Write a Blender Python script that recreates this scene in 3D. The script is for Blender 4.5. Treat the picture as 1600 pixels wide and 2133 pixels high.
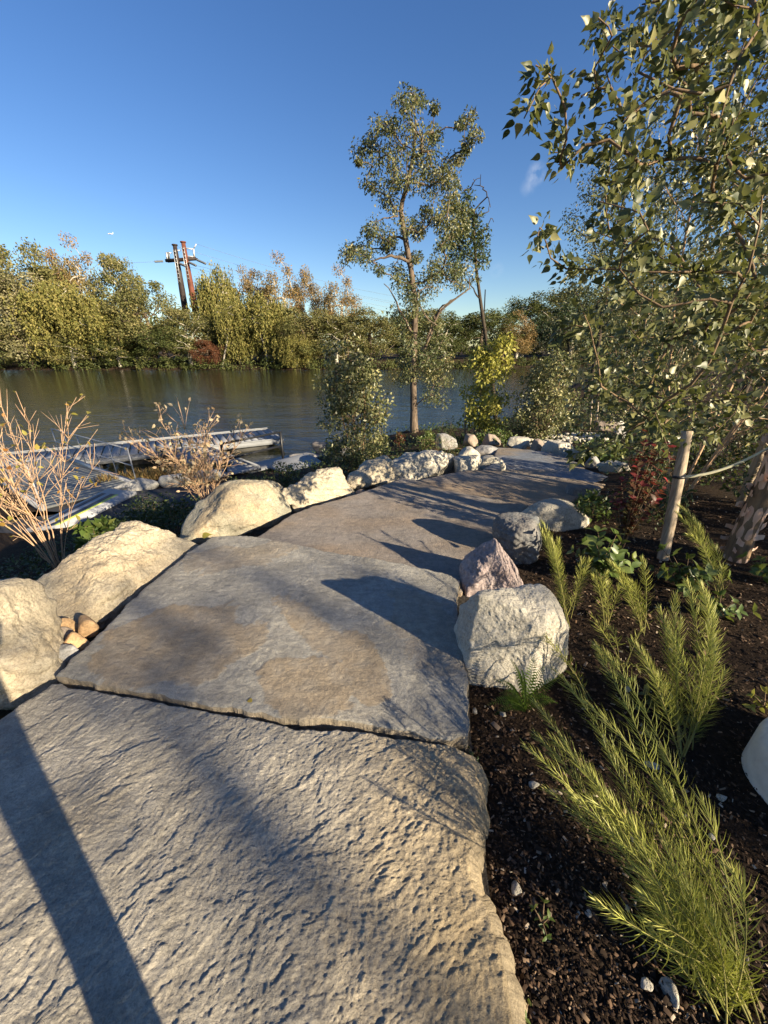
import bpy, bmesh, math, random
import numpy as np
from mathutils import Vector, Matrix

# ------------------------------------------------------------------ camera, sky, sun, exposure
for o in list(bpy.data.objects): bpy.data.objects.remove(o, do_unlink=True)
SC = bpy.context.scene
COL = SC.collection
PITCH = math.radians(23.4); CAMZ = 1.6; F = 800.0
cam = bpy.data.cameras.new('camera'); cam_o = bpy.data.objects.new('camera', cam); COL.objects.link(cam_o)
cam.sensor_fit = 'HORIZONTAL'; cam.sensor_width = 36; cam.lens = 36*F/1600
cam.clip_start = 0.02; cam.clip_end = 6000
cam_o.location = (0, 0, CAMZ); cam_o.rotation_euler = (math.pi/2-PITCH, 0, 0)
SC.camera = cam_o

SUN_EL = math.radians(19); SUN_AZ = math.radians(127)      # azimuth clockwise from the view direction (+Y)
SUN = Vector((math.cos(SUN_EL)*math.sin(SUN_AZ), math.cos(SUN_EL)*math.cos(SUN_AZ), math.sin(SUN_EL)))
sl = bpy.data.lights.new('sun', 'SUN'); sl.energy = 5.0; sl.angle = math.radians(0.5); sl.color = (1.0, 0.84, 0.60)
so = bpy.data.objects.new('sun', sl); COL.objects.link(so); so.location = (20, -15, 20)
so.rotation_euler = SUN.to_track_quat('Z', 'Y').to_euler()

cp, sp = math.cos(PITCH), math.sin(PITCH)
def ray(u, v):
    xc = (u-800)/F; yc = (1066.5-v)/F
    return np.array([xc, cp+sp*yc, -sp+cp*yc])
def P(u, v, z):                       # world point seen at photo pixel (u, v) on the level z
    r = ray(u, v); t = (z-CAMZ)/r[2]; return np.array([0, 0, CAMZ])+t*r
def D(u, v, y):                       # the same at distance y
    r = ray(u, v); t = y/r[1]; return np.array([0, 0, CAMZ])+t*r

w = bpy.data.worlds.new('World'); SC.world = w; w.use_nodes = True
nt = w.node_tree; nt.nodes.clear()
sky = nt.nodes.new('ShaderNodeTexSky'); sky.sky_type = 'NISHITA'; sky.sun_disc = False
sky.sun_elevation = SUN_EL; sky.sun_rotation = SUN_AZ; sky.air_density = 1.0; sky.dust_density = 0.3; sky.ozone_density = 2.6
bg = nt.nodes.new('ShaderNodeBackground'); bg.inputs[1].default_value = 0.058
wo = nt.nodes.new('ShaderNodeOutputWorld')
tc = nt.nodes.new('ShaderNodeTexCoord')
hs_ = nt.nodes.new('ShaderNodeHueSaturation'); hs_.inputs['Saturation'].default_value = 1.22; hs_.inputs['Hue'].default_value = .512
nt.links.new(sky.outputs[0], hs_.inputs['Color']); last = hs_.outputs[0]
nz = nt.nodes.new('ShaderNodeTexNoise'); nz.inputs['Scale'].default_value = 34; nz.inputs['Detail'].default_value = 6
nt.links.new(tc.outputs['Generated'], nz.inputs['Vector'])
for (u, v, rad, amt) in ((1117, 362, .022, .60), (1100, 390, .018, .25), (1033, 562, .020, .18)):   # three little wisps of cloud
    d = Vector(ray(u, v)).normalized()
    vm = nt.nodes.new('ShaderNodeVectorMath'); vm.operation = 'DISTANCE'; vm.inputs[1].default_value = d
    nt.links.new(tc.outputs['Generated'], vm.inputs[0])
    mr = nt.nodes.new('ShaderNodeMapRange'); mr.interpolation_type = 'SMOOTHSTEP'
    mr.inputs['From Min'].default_value = rad; mr.inputs['From Max'].default_value = 0.0
    mr.inputs['To Max'].default_value = 1.0
    nt.links.new(vm.outputs['Value'], mr.inputs['Value'])
    mr2 = nt.nodes.new('ShaderNodeMapRange'); mr2.inputs['From Min'].default_value = .42; mr2.inputs['From Max'].default_value = .68; mr2.inputs['To Max'].default_value = amt
    nt.links.new(nz.outputs['Fac'], mr2.inputs['Value'])
    mu = nt.nodes.new('ShaderNodeMath'); mu.operation = 'MULTIPLY'; nt.links.new(mr.outputs[0], mu.inputs[0]); nt.links.new(mr2.outputs[0], mu.inputs[1])
    mx = nt.nodes.new('ShaderNodeMix'); mx.data_type = 'RGBA'; mx.inputs['B'].default_value = (6, 6.2, 6.6, 1)
    nt.links.new(mu.outputs[0], mx.inputs['Factor']); nt.links.new(last, mx.inputs['A']); last = mx.outputs['Result']
nt.links.new(last, bg.inputs[0]); nt.links.new(bg.outputs[0], wo.inputs[0])
SC.view_settings.view_transform = 'Standard'; SC.view_settings.look = 'None'
SC.view_settings.exposure = 1.5; SC.view_settings.gamma = 1.0; SC.view_settings.use_curve_mapping = False
try:
    SC.cycles.use_denoising = True; SC.cycles.max_bounces = 6; SC.cycles.transparent_max_bounces = 6
except Exception: pass

# ------------------------------------------------------------------ numpy helpers
RNG = np.random.default_rng(7)
_perm = np.random.default_rng(1).permutation(256).astype(np.int64); _perm = np.concatenate([_perm]*3)
_grad = np.random.default_rng(2).normal(size=(256, 3)); _grad /= np.linalg.norm(_grad, axis=1)[:, None]
def pn(p):
    p = np.asarray(p, float); i = np.floor(p).astype(np.int64); f = p-i; u = f*f*f*(f*(f*6-15)+10)
    i &= 255
    out = 0
    for dx in (0, 1):
        wx = u[:, 0] if dx else 1-u[:, 0]
        for dy in (0, 1):
            wy = u[:, 1] if dy else 1-u[:, 1]
            a = _perm[_perm[(i[:, 0]+dx) & 255]+((i[:, 1]+dy) & 255)]
            for dz in (0, 1):
                wz = u[:, 2] if dz else 1-u[:, 2]
                h = _perm[a+((i[:, 2]+dz) & 255)]
                g = _grad[h]
                out = out+wx*wy*wz*(g[:, 0]*(f[:, 0]-dx)+g[:, 1]*(f[:, 1]-dy)+g[:, 2]*(f[:, 2]-dz))
    return out*1.6
def fbm(p, octv=4, lac=2.03, gain=.5):
    p = np.asarray(p, float); a = 1.; s = 0.; tot = 0
    for k in range(octv):
        s = s+a*pn(p+k*17.3); tot += a; a *= gain; p = p*lac
    return s/tot
def nrm(a): return a/np.maximum(np.linalg.norm(a, axis=-1, keepdims=True), 1e-9)
def smooth(a, b, x): t = np.clip((x-a)/(b-a), 0, 1); return t*t*(3-2*t)

def new_mesh(name, V, faces, rnd=None, smooth_=False, attrs=None):
    """faces: list of int arrays (m, 3) or (m, 4)"""
    me = bpy.data.meshes.new(name)
    V = np.ascontiguousarray(V, dtype=np.float32)
    me.vertices.add(len(V)); me.vertices.foreach_set('co', V.ravel())
    faces = [np.asarray(f, dtype=np.int32) for f in faces if len(f)]
    loops = np.concatenate([f.ravel() for f in faces])
    tot = np.concatenate([np.full(len(f), f.shape[1], np.int32) for f in faces])
    start = np.concatenate([[0], np.cumsum(tot)[:-1]]).astype(np.int32)
    me.loops.add(len(loops)); me.loops.foreach_set('vertex_index', loops)
    me.polygons.add(len(tot)); me.polygons.foreach_set('loop_start', start)
    if smooth_: me.polygons.foreach_set('use_smooth', np.ones(len(tot), bool))
    attrs = dict(attrs or {})
    if rnd is not None: attrs['rnd'] = rnd
    for k, a in attrs.items():
        at = me.attributes.new(k, 'FLOAT', 'POINT'); at.data.foreach_set('value', np.ascontiguousarray(a, dtype=np.float32))
    me.update(calc_edges=True)
    return me

class Acc:
    def __init__(s): s.V = []; s.T = []; s.Q = []; s.R = []; s.n = 0
    def add(s, V, T=None, Q=None, R=None):
        V = np.asarray(V, float).reshape(-1, 3)
        s.V.append(V)
        if T is not None and len(T): s.T.append(np.asarray(T, np.int64)+s.n)
        if Q is not None and len(Q): s.Q.append(np.asarray(Q, np.int64)+s.n)
        s.R.append(np.full(len(V), .5) if R is None else np.broadcast_to(np.asarray(R, float), (len(V),)))
        s.n += len(V)
    def box(s, c, size, rot=0, R=None):
        sx, sy, sz = [k/2 for k in size]
        v = np.array([[x, y, z] for z in (-sz, sz) for y in (-sy, sy) for x in (-sx, sx)])
        ca, sa = math.cos(rot), math.sin(rot)
        v = np.stack([v[:, 0]*ca-v[:, 1]*sa, v[:, 0]*sa+v[:, 1]*ca, v[:, 2]], 1)+np.asarray(c, float)
        s.add(v, Q=[[0, 2, 3, 1], [4, 5, 7, 6], [0, 1, 5, 4], [2, 6, 7, 3], [0, 4, 6, 2], [1, 3, 7, 5]], R=R)
    def bar(s, a, b, wid, hei):           # rectangular bar from a to b
        a = np.asarray(a, float); b = np.asarray(b, float); d = b-a; d = d/np.linalg.norm(d)
        up = np.array([0, 0, 1.]) if abs(d[2]) < .9 else np.array([0, 1., 0])
        x = np.cross(d, up); x /= np.linalg.norm(x); z = np.cross(x, d)
        v = [p+x*i*wid/2+z*j*hei/2 for p in (a, b) for i, j in ((-1, -1), (1, -1), (1, 1), (-1, 1))]
        s.add(v, Q=[[0, 1, 2, 3], [7, 6, 5, 4], [0, 4, 5, 1], [1, 5, 6, 2], [2, 6, 7, 3], [3, 7, 4, 0]])
    def tube(s, pts, rad, k=6, cap=True, R=None):
        pts = np.asarray(pts, float); n = len(pts); rad = np.broadcast_to(np.asarray(rad, float), (n,))
        d = np.gradient(pts, axis=0); d = nrm(d)
        ref = np.array([0, 0, 1.]) if abs(d[0, 2]) < .8 else np.array([1., 0, 0])
        x = nrm(np.cross(d, ref)); y = np.cross(d, x)
        a = np.arange(k)*2*math.pi/k
        V = pts[:, None]+rad[:, None, None]*(np.cos(a)[None, :, None]*x[:, None]+np.sin(a)[None, :, None]*y[:, None])
        V = V.reshape(-1, 3); Q = []
        i = np.arange(n-1)[:, None]*k; j = np.arange(k)[None]; j2 = (j+1) % k
        Q = np.stack([i+j, i+j2, i+k+j2, i+k+j], -1).reshape(-1, 4)
        T = []
        if cap:
            V = np.concatenate([V, pts[:1], pts[-1:]]); c0 = n*k
            for q in range(k):
                T.append([c0, (q+1) % k, q]); T.append([c0+1, (n-1)*k+q, (n-1)*k+(q+1) % k])
        s.add(V, T=T, Q=Q, R=R)
    def mesh(s, name, smooth_=False, attrs=None):
        V = np.concatenate(s.V); fs = []
        if s.T: fs.append(np.concatenate(s.T))
        if s.Q: fs.append(np.concatenate(s.Q))
        return new_mesh(name, V, fs, np.concatenate(s.R), smooth_, attrs)

def frusta(acc, A, B, ra, rb, k=5):
    """many tapered cylinders at once"""
    A = np.asarray(A, float); B = np.asarray(B, float); d = nrm(B-A)
    ref = np.where(np.abs(d[:, 2:3]) < .9, np.array([[0, 0, 1.]]), np.array([[1., 0, 0]]))
    x = nrm(np.cross(d, ref)); y = np.cross(d, x); a = np.arange(k)*2*math.pi/k
    ring = np.cos(a)[None, :, None]*x[:, None]+np.sin(a)[None, :, None]*y[:, None]
    V = np.concatenate([A[:, None]+ra[:, None, None]*ring, B[:, None]+rb[:, None, None]*ring], 1)
    n = len(A); base = np.arange(n)[:, None]*2*k; j = np.arange(k)[None]; j2 = (j+1) % k
    Q = np.stack([base+j, base+j2, base+k+j2, base+k+j], -1).reshape(-1, 4)
    acc.add(V.reshape(-1, 3), Q=Q)

def leaf_tmpl(kind):
    if kind == 'quad':      # diamond
        return np.array([[0, 0, 0], [.45, .32, .05], [1, 0, -.06], [.45, -.32, .05]]), np.array([[0, 1, 2], [0, 2, 3]])
    if kind == 'long':
        return np.array([[0, 0, 0], [.4, .13, .03], [1, 0, -.1], [.4, -.13, .03]]), np.array([[0, 1, 2], [0, 2, 3]])
    if kind == 'oval':      # six outline points folded on the midrib
        V = np.array([[0, 0, 0], [.3, 0, -.02], [.65, 0, -.04], [1, 0, -.14],
                      [.22, .27, .07], [.6, .26, .05], [.22, -.27, .07], [.6, -.26, .05]])
        T = np.array([[0, 1, 4], [1, 2, 5], [1, 5, 4], [2, 3, 5], [0, 6, 1], [1, 7, 2], [1, 6, 7], [2, 7, 3]])
        return V, T
    if kind == 'birch':     # serrated triangular-ovate blade, folded, wavy
        xs = [0, .14, .34, .60, .82]
        ys = [0, .30, .39, .27, .12]
        V = []; mid = []; L = []; R = []
        for q, (x, y) in enumerate(zip(xs, ys)):
            mid.append(len(V)); V.append([x, 0, -.10*x*x])
        mid.append(len(V)); V.append([1.06, 0, -.13])
        for sgn, lst in ((1, L), (-1, R)):
            for q, (x, y) in enumerate(zip(xs, ys)):
                if q == 0: continue
                zz = .22*y-.10*x*x+.03*math.sin(q*2.1+sgn)
                lst.append(len(V)); V.append([x-.045, sgn*y, zz])
        T = []
        for lst, s in ((L, 1), (R, -1)):
            pr = mid[0]
            for q in range(len(lst)):
                m0, m1 = mid[q], mid[q+1]
                t = [[m0, m1, lst[q]]] + ([[m0, lst[q], lst[q-1]]] if q else [])
                T += t if s > 0 else [[a, c, b] for a, b, c in t]
            t = [mid[-2], mid[-1], lst[-1]]
            T.append(t if s > 0 else [t[0], t[2], t[1]])
        return np.array(V, float), np.array(T)
    if kind == 'oval4':
        return np.array([[0, 0, 0], [.5, 0, -.03], [1, 0, -.12], [.40, .30, .06], [.40, -.30, .06]]), np.array([[0, 1, 3], [1, 2, 3], [0, 4, 1], [1, 4, 2]])
    if kind == 'lobe':
        return np.array([[0, 0, 0], [.38, .34, .06], [.55, .10, .0], [1, .0, -.10], [.62, -.30, .05], [.3, -.12, 0]]), np.array([[0, 5, 1], [1, 5, 2], [5, 4, 2], [2, 4, 3]])
    if kind == 'oaky':      # lobed cluster leaf
        V = [[0, 0, 0]]; a = []
        pts = [(.25, .10), (.3, .3), (.5, .14), (.62, .32), (.75, .14), (1, 0), (.75, -.14), (.62, -.32), (.5, -.14), (.3, -.3), (.25, -.10)]
        for x, y in pts: V.append([x, y, .15*abs(y)-.08*x])
        T = [[0, q, q+1] for q in range(1, len(pts))]
        return np.array(V, float), np.array(T)
TM = {k: leaf_tmpl(k) for k in ('quad', 'long', 'oval', 'oval4', 'lobe', 'birch', 'oaky')}
def leaves(acc, pos, axis, normal, size, kind, rnd=None, wid=1.0):
    tv, tt = TM[kind]; pos = np.asarray(pos, float); n = len(pos)
    if n == 0: return
    A = nrm(np.asarray(axis, float)); N = np.asarray(normal, float); N = nrm(N-(N*A).sum(1, keepdims=True)*A); B = np.cross(N, A)
    size = np.broadcast_to(np.asarray(size, float), (n,))
    V = pos[:, None]+size[:, None, None]*(tv[None, :, 0:1]*A[:, None]+wid*tv[None, :, 1:2]*B[:, None]+tv[None, :, 2:3]*N[:, None])
    k = len(tv); T = (tt[None]+(np.arange(n)*k)[:, None, None]).reshape(-1, 3)
    if rnd is None: rnd = RNG.random(n)
    acc.add(V.reshape(-1, 3), T=T, R=np.repeat(rnd, k))

# ------------------------------------------------------------------ object helpers
def tag(o, label=None, cat=None, group=None, kind=None):
    if label: o['label'] = label
    if cat: o['category'] = cat
    if group: o['group'] = group
    if kind: o['kind'] = kind
    return o
def obj(name, me, mat=None, parent=None):
    o = bpy.data.objects.new(name, me); COL.objects.link(o)
    if mat is not None and me is not None and not me.materials: me.materials.append(mat)
    if parent is not None: o.parent = parent
    return o
def thing(name, label, cat, loc=(0, 0, 0), group=None):
    o = bpy.data.objects.new(name, None); COL.objects.link(o); o.location = [float(c) for c in loc]; o.empty_display_size = .1
    return tag(o, label, cat, group)

# ------------------------------------------------------------------ materials
class NT:
    def __init__(s, name):
        s.m = bpy.data.materials.new(name); s.m.use_nodes = True; s.t = s.m.node_tree; s.t.nodes.clear()
        s.out = s.t.nodes.new('ShaderNodeOutputMaterial')
    def n(s, typ, props=None, **inp):
        nd = s.t.nodes.new(typ)
        for k, v in (props or {}).items(): setattr(nd, k, v)
        for k, v in inp.items():
            key = k.replace('_', ' ')
            sock = nd.inputs[int(k[1:])] if (k[0] == 'i' and k[1:].isdigit()) else nd.inputs[key]
            if isinstance(v, bpy.types.NodeSocket): s.t.links.new(v, sock)
            else:
                if isinstance(v, tuple) and len(v) == 3 and sock.type == 'RGBA': v = v+(1,)
                sock.default_value = v
        return nd
    def noise(s, scale, detail=5, rough=.55, vec=None, dist=0):
        kw = dict(Scale=scale, Detail=detail, Roughness=rough, Distortion=dist)
        if vec is not None: kw['Vector'] = vec
        return s.n('ShaderNodeTexNoise', **kw).outputs['Fac']
    def ramp(s, fac, stops):
        r = s.n('ShaderNodeValToRGB', Fac=fac); cr = r.color_ramp
        while len(cr.elements) < len(stops): cr.elements.new(.5)
        for e, (p, c) in zip(cr.elements, stops): e.position = p; e.color = tuple(c)+(1,) if len(c) == 3 else c
        return r.outputs['Color']
    def mix(s, fac, a, b, mode='MIX'):
        m = s.n('ShaderNodeMix', {'data_type': 'RGBA', 'blend_type': mode}, Factor=fac); 
        for key, v in (('A', a), ('B', b)):
            if isinstance(v, bpy.types.NodeSocket): s.t.links.new(v, m.inputs[key])
            else: m.inputs[key].default_value = tuple(v)+(1,)
        return m.outputs['Result']
    def mr(s, v, a, b, c=0., d=1.):
        return s.n('ShaderNodeMapRange', Value=v, From_Min=a, From_Max=b, To_Min=c, To_Max=d).outputs[0]
    def attr(s, name): return s.n('ShaderNodeAttribute', {'attribute_name': name}).outputs['Fac']
    def objco(s): return s.n('ShaderNodeTexCoord').outputs['Object']
    def bump(s, h, strength=.5, dist=.01, normal=None):
        kw = dict(Height=h, Strength=strength, Distance=dist)
        if normal is not None: kw['Normal'] = normal
        return s.n('ShaderNodeBump', **kw).outputs[0]
    def surf(s, sh): s.t.links.new(sh, s.out.inputs['Surface']); return s.m
    def pbr(s, color, rough=.7, spec=.3, normal=None, metal=0.):
        kw = dict(Base_Color=color, Roughness=rough, Metallic=metal)
        kw['Specular_IOR_Level'] = spec
        b = s.t.nodes.new('ShaderNodeBsdfPrincipled')
        for k, v in (('Base Color', color), ('Roughness', rough), ('Metallic', metal), ('Specular IOR Level', spec)):
            if isinstance(v, bpy.types.NodeSocket): s.t.links.new(v, b.inputs[k])
            else: b.inputs[k].default_value = (tuple(v)+(1,)) if isinstance(v, (tuple, list)) and len(v) == 3 else v
        if normal is not None: s.t.links.new(normal, b.inputs['Normal'])
        return b.outputs[0]

def leaf_mat(name, stops, trans=.30, rough=.5, spec=.35, tcol=None):
    s = NT(name); r = s.attr('rnd')
    c = s.ramp(r, [(p, c) for p, c in stops])
    b = s.pbr(c, rough, spec)
    tr = s.n('ShaderNodeBsdfTranslucent'); tint = s.mix(.5, c, tcol or (.16, .17, .02)); s.t.links.new(tint, tr.inputs['Color'])
    mx = s.n('ShaderNodeMixShader', i0=trans, i1=b, i2=tr.outputs[0])
    return s.surf(mx.outputs[0])
def plain(name, color, rough=.6, spec=.3, metal=0., var=.15, scale=6., bump=0., bscale=60):
    s = NT(name); co = s.objco(); n = s.noise(scale, 6, .6, co)
    c2 = tuple(k*(1-var) for k in color); c1 = tuple(min(1, k*(1+var)) for k in color)
    c = s.ramp(n, [(.3, c2), (.7, c1)])
    nn = s.bump(s.noise(bscale, 5, .6, co), bump, .01) if bump else None
    return s.surf(s.pbr(c, rough, spec, nn, metal))

M = {}
M['birch_leaf'] = leaf_mat('birch_leaf', [(0, (.040, .056, .020)), (.5, (.095, .11, .042)), (.85, (.20, .20, .085)), (1, (.33, .31, .14))], .32, .42, .40)
M['small_leaf'] = leaf_mat('small_leaf', [(0, (.045, .060, .020)), (.5, (.12, .13, .05)), (.8, (.27, .26, .12)), (1, (.44, .40, .19))], .18, .40, .45)
M['oak_leaf'] = leaf_mat('oak_leaf', [(0, (.06, .08, .032)), (.6, (.125, .14, .055)), (1, (.24, .20, .08))], .25, .45, .45)
M['dark_leaf'] = leaf_mat('dark_leaf', [(0, (.022, .038, .014)), (.6, (.042, .066, .022)), (1, (.08, .10, .03))], .2, .5, .4)
M['lime_leaf'] = leaf_mat('lime_leaf', [(0, (.20, .21, .035)), (.6, (.38, .36, .075)), (1, (.54, .49, .14))], .4, .5, .35)
M['shrub_leaf'] = leaf_mat('shrub_leaf', [(0, (.05, .09, .02)), (.6, (.10, .15, .035)), (1, (.2, .22, .06))], .3, .42, .5)
M['red_leaf'] = leaf_mat('red_leaf', [(0, (.07, .085, .025)), (.45, (.095, .075, .03)), (.72, (.10, .042, .03)), (.9, (.17, .03, .032)), (1, (.36, .04, .05))], .35, .45, .4, (.3, .03, .02))
M['feather'] = leaf_mat('feather', [(0, (.20, .23, .04)), (.6, (.38, .40, .09)), (1, (.55, .51, .17))], .35, .5, .3)
M['fern'] = leaf_mat('fern', [(0, (.07, .13, .015)), (1, (.14, .22, .03))], .35, .5, .3)
M['dry_leaf'] = leaf_mat('dry_leaf', [(0, (.22, .20, .04)), (.5, (.34, .30, .07)), (.8, (.36, .22, .05)), (1, (.30, .12, .03))], .4, .5, .3)
M['pale_dry'] = leaf_mat('pale_dry', [(0, (.30, .24, .14)), (.6, (.46, .38, .25)), (1, (.50, .34, .20))], .35, .5, .3)
M['far_olive'] = leaf_mat('far_olive', [(0, (.085, .095, .030)), (.6, (.15, .145, .055)), (1, (.24, .205, .085))], .25, .6, .2)
M['far_willow'] = leaf_mat('far_willow', [(0, (.10, .11, .028)), (.6, (.18, .165, .048)), (1, (.27, .23, .075))], .25, .6, .2)
M['far_brown'] = leaf_mat('far_brown', [(0, (.15, .125, .05)), (.5, (.23, .165, .07)), (1, (.32, .19, .08))], .25, .6, .2)
M['far_dark'] = leaf_mat('far_dark', [(0, (.04, .055, .018)), (.6, (.07, .085, .026)), (1, (.12, .12, .04))], .2, .6, .2)
M['far_pale'] = leaf_mat('far_pale', [(0, (.12, .12, .05)), (.5, (.21, .195, .10)), (1, (.36, .32, .20))], .25, .5, .3)
M['far_red'] = leaf_mat('far_red', [(0, (.09, .04, .025)), (1, (.17, .07, .035))], .2, .6, .2)

def bark(name, a, b, scale=14, bump=.8):
    s = NT(name); co = s.objco(); mp = s.n('ShaderNodeMapping', Vector=co, Scale=(1, 1, .25)).outputs[0]
    n = s.noise(scale, 8, .65, mp); c = s.ramp(n, [(.32, a), (.68, b)])
    return s.surf(s.pbr(c, .85, .2, s.bump(n, bump, .02)))
M['bark'] = bark('bark', (.05, .038, .028), (.20, .15, .11))
M['bark_pale'] = bark('bark_pale', (.28, .25, .20), (.55, .50, .42))
M['bark_dark'] = bark('bark_dark', (.022, .018, .014), (.09, .07, .05))
M['twig'] = bark('twig', (.30, .18, .105), (.55, .39, .25), 30, .3)
M['twig_brown'] = bark('twig_brown', (.10, .07, .045), (.22, .15, .09), 30, .3)
M['stem_green'] = bark('stem_green', (.16, .16, .05), (.30, .26, .09), 30, .2)
M['birch_bark'] = bark('birch_bark', (.40, .24, .16), (.64, .46, .35), 9, .8)
M['peel'] = bark('peel', (.50, .30, .20), (.70, .52, .41), 20, .3)

def stone(name, base, dark, stain, stain_amt=.5, bumpk=.6, vein=.0, grain=90, speck=None):
    s = NT(name); co = s.objco()
    big = s.noise(2.6, 7, .62, co, .4); mid = s.noise(11, 6, .6, co, .3); fine = s.noise(grain, 4, .7, co)
    st = s.noise(1.7, 5, .6, s.n('ShaderNodeMapping', Vector=co, Location=(7.3, 2.1, 4.4)).outputs[0], .8)
    c = s.ramp(big, [(.30, dark), (.55, base), (.80, tuple(min(1, k*1.18) for k in base))])
    c = s.mix(s.mr(st, .50, .66, 0, stain_amt), c, stain)
    c = s.mix(s.mr(mid, .40, .62, 0, .45), c, tuple(k*.62 for k in base))
    sp = s.ramp(fine, [(.30, (.42, .42, .42)), (.5, (.95, .95, .95)), (.74, (1.3, 1.3, 1.28))])
    c = s.mix(.75, c, sp, 'MULTIPLY')
    vor = s.n('ShaderNodeTexVoronoi', {'feature': 'DISTANCE_TO_EDGE'}, Vector=s.mix(.12, co, s.n('ShaderNodeTexNoise', Vector=co, Scale=3., Detail=5.).outputs['Color']), Scale=2.3).outputs['Distance']
    crack = s.mr(vor, 0., .02, 1., 0.)
    c = s.mix(s.n('ShaderNodeMath', {'operation': 'MULTIPLY'}, i0=crack, i1=.16).outputs[0], c, tuple(k*.4 for k in dark))
    if vein: c = s.mix(s.mr(s.noise(5, 8, .7, co, 2.), .57, .63, 0, vein), c, (.62, .58, .50))
    f2_ = s.noise(38, 6, .7, co, .2)
    c = s.mix(.6, c, s.ramp(f2_, [(.34, (.62, .60, .57)), (.5, (1, 1, 1)), (.7, (1.12, 1.12, 1.1))]), 'MULTIPLY')
    lich = s.mr(s.noise(8, 7, .75, s.n('ShaderNodeMapping', Vector=co, Location=(3, 9, 1)).outputs[0]), .62, .68, 0, .5)
    c = s.mix(lich, c, (.20, .20, .17))
    h1 = s.bump(mid, bumpk*.8, .03); h1 = s.bump(f2_, bumpk*.8, .014, h1); h2 = s.bump(fine, bumpk, .006, h1)
    return s.surf(s.pbr(c, .85, .25, h2))
M['beige_rock'] = stone('beige_rock', (.53, .465, .35), (.36, .31, .23), (.44, .33, .20), .5, 1.0)
M['beige_rock_b'] = stone('beige_rock_b', (.52, .455, .34), (.36, .32, .25), (.40, .36, .29), .5, 1.0)
M['green_rock'] = stone('green_rock', (.36, .335, .26), (.18, .18, .145), (.42, .30, .17), .6, .9, .4)
M['white_rock'] = stone('white_rock', (.62, .57, .47), (.42, .39, .33), (.30, .30, .28), .6, 1.0)
M['grey_rock'] = stone('grey_rock', (.34, .34, .34), (.20, .21, .22), (.34, .28, .21), .5, .7)
M['slate_rock'] = stone('slate_rock', (.17, .18, .19), (.09, .10, .11), (.26, .20, .15), .5, .6, .25)
M['pink_rock'] = stone('pink_rock', (.34, .265, .26), (.20, .16, .17), (.44, .39, .37), .6, .9, 0, 45)
M['brown_rock'] = stone('brown_rock', (.30, .25, .21), (.18, .15, .13), (.36, .27, .19), .5, .6)
M['tan_cobble'] = stone('tan_cobble', (.58, .40, .22), (.44, .29, .15), (.50, .24, .11), .5, .3, 0, 60)

def slab_mat(name, blue, tan, grain, b=.5):
    s = NT(name); co = s.objco(); t = s.attr('tan')
    n1 = s.noise(3.2, 7, .62, co, .5); n2 = s.noise(22, 6, .65, co); f = s.noise(grain, 5, .7, co)
    mpd = s.n('ShaderNodeMapping', Vector=co, Rotation=(0, 0, .9), Scale=(1, 3.6, 1)).outputs[0]
    st = s.noise(9, 7, .65, mpd, .3)
    cb = s.ramp(n1, [(.30, tuple(k*.72 for k in blue)), (.55, blue), (.75, tuple(k*1.22 for k in blue))])
    ct = s.ramp(n1, [(.30, tuple(k*.75 for k in tan)), (.55, tan), (.78, (tan[0]*1.2, tan[1]*1.1, tan[2]*.95))])
    c = s.mix(t, cb, ct)
    c = s.mix(.65, c, s.ramp(n2, [(.3, (.62, .62, .63)), (.55, (1, 1, 1)), (.75, (1.18, 1.16, 1.12))]), 'MULTIPLY')
    c = s.mix(.5, c, s.ramp(st, [(.32, (.66, .66, .68)), (.55, (1, 1, 1)), (.7, (1.15, 1.13, 1.08))]), 'MULTIPLY')
    c = s.mix(.7, c, s.ramp(f, [(.3, (.55, .55, .55)), (.52, (1, 1, 1)), (.74, (1.3, 1.29, 1.26))]), 'MULTIPLY')
    f3 = s.noise(75, 7, .75, co, .4)
    c = s.mix(.5, c, s.ramp(f3, [(.34, (.60, .60, .60)), (.52, (1, 1, 1)), (.7, (1.2, 1.19, 1.16))]), 'MULTIPLY')
    h = s.bump(n2, b*.6, .012); h = s.bump(f3, b, .010, h); h = s.bump(f, b, .004, h)
    return s.surf(s.pbr(c, .72, .35, h))
M['slab_near'] = slab_mat('slab_near', (.47, .43, .355), (.52, .41, .25), 170, 1.0)
M['slab_mid'] = slab_mat('slab_mid', (.36, .345, .305), (.365, .30, .215), 210, .9)
M['slab_brown'] = slab_mat('slab_brown', (.28, .25, .22), (.31, .235, .16), 170, .8)
M['slab_blue'] = slab_mat('slab_blue', (.20, .22, .25), (.30, .23, .15), 150, .5)

s = NT('ground'); co = s.objco(); n1 = s.noise(1.3, 6, .6, co); n2 = s.noise(45, 6, .7, co); n3 = s.noise(160, 3, .7, co)
c = s.ramp(n2, [(.3, (.016, .011, .008)), (.55, (.045, .030, .020)), (.75, (.10, .066, .042))])
c = s.mix(s.mr(n1, .5, .7, 0, .35), c, (.045, .040, .028))
M['ground'] = s.surf(s.pbr(c, .95, .1, s.bump(n3, .8, .008, s.bump(n2, 1., .03))))
M['mulch'] = leaf_mat('mulch', [(0, (.018, .012, .008)), (.5, (.060, .037, .024)), (.8, (.14, .088, .055)), (.93, (.26, .18, .115)), (1, (.46, .39, .30))], 0., .85, .15)
s = NT('asphalt'); co = s.objco(); n = s.noise(80, 4, .7, co)
M['asphalt'] = s.surf(s.pbr(s.ramp(n, [(.3, (.022, .023, .026)), (.7, (.050, .051, .056))]), .85, .3, s.bump(n, .4, .01)))
M['gravel'] = plain('gravel', (.05, .045, .04), .9, .2, 0, .5, 60, 1., 50)
s = NT('water'); co = s.objco()
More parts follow.
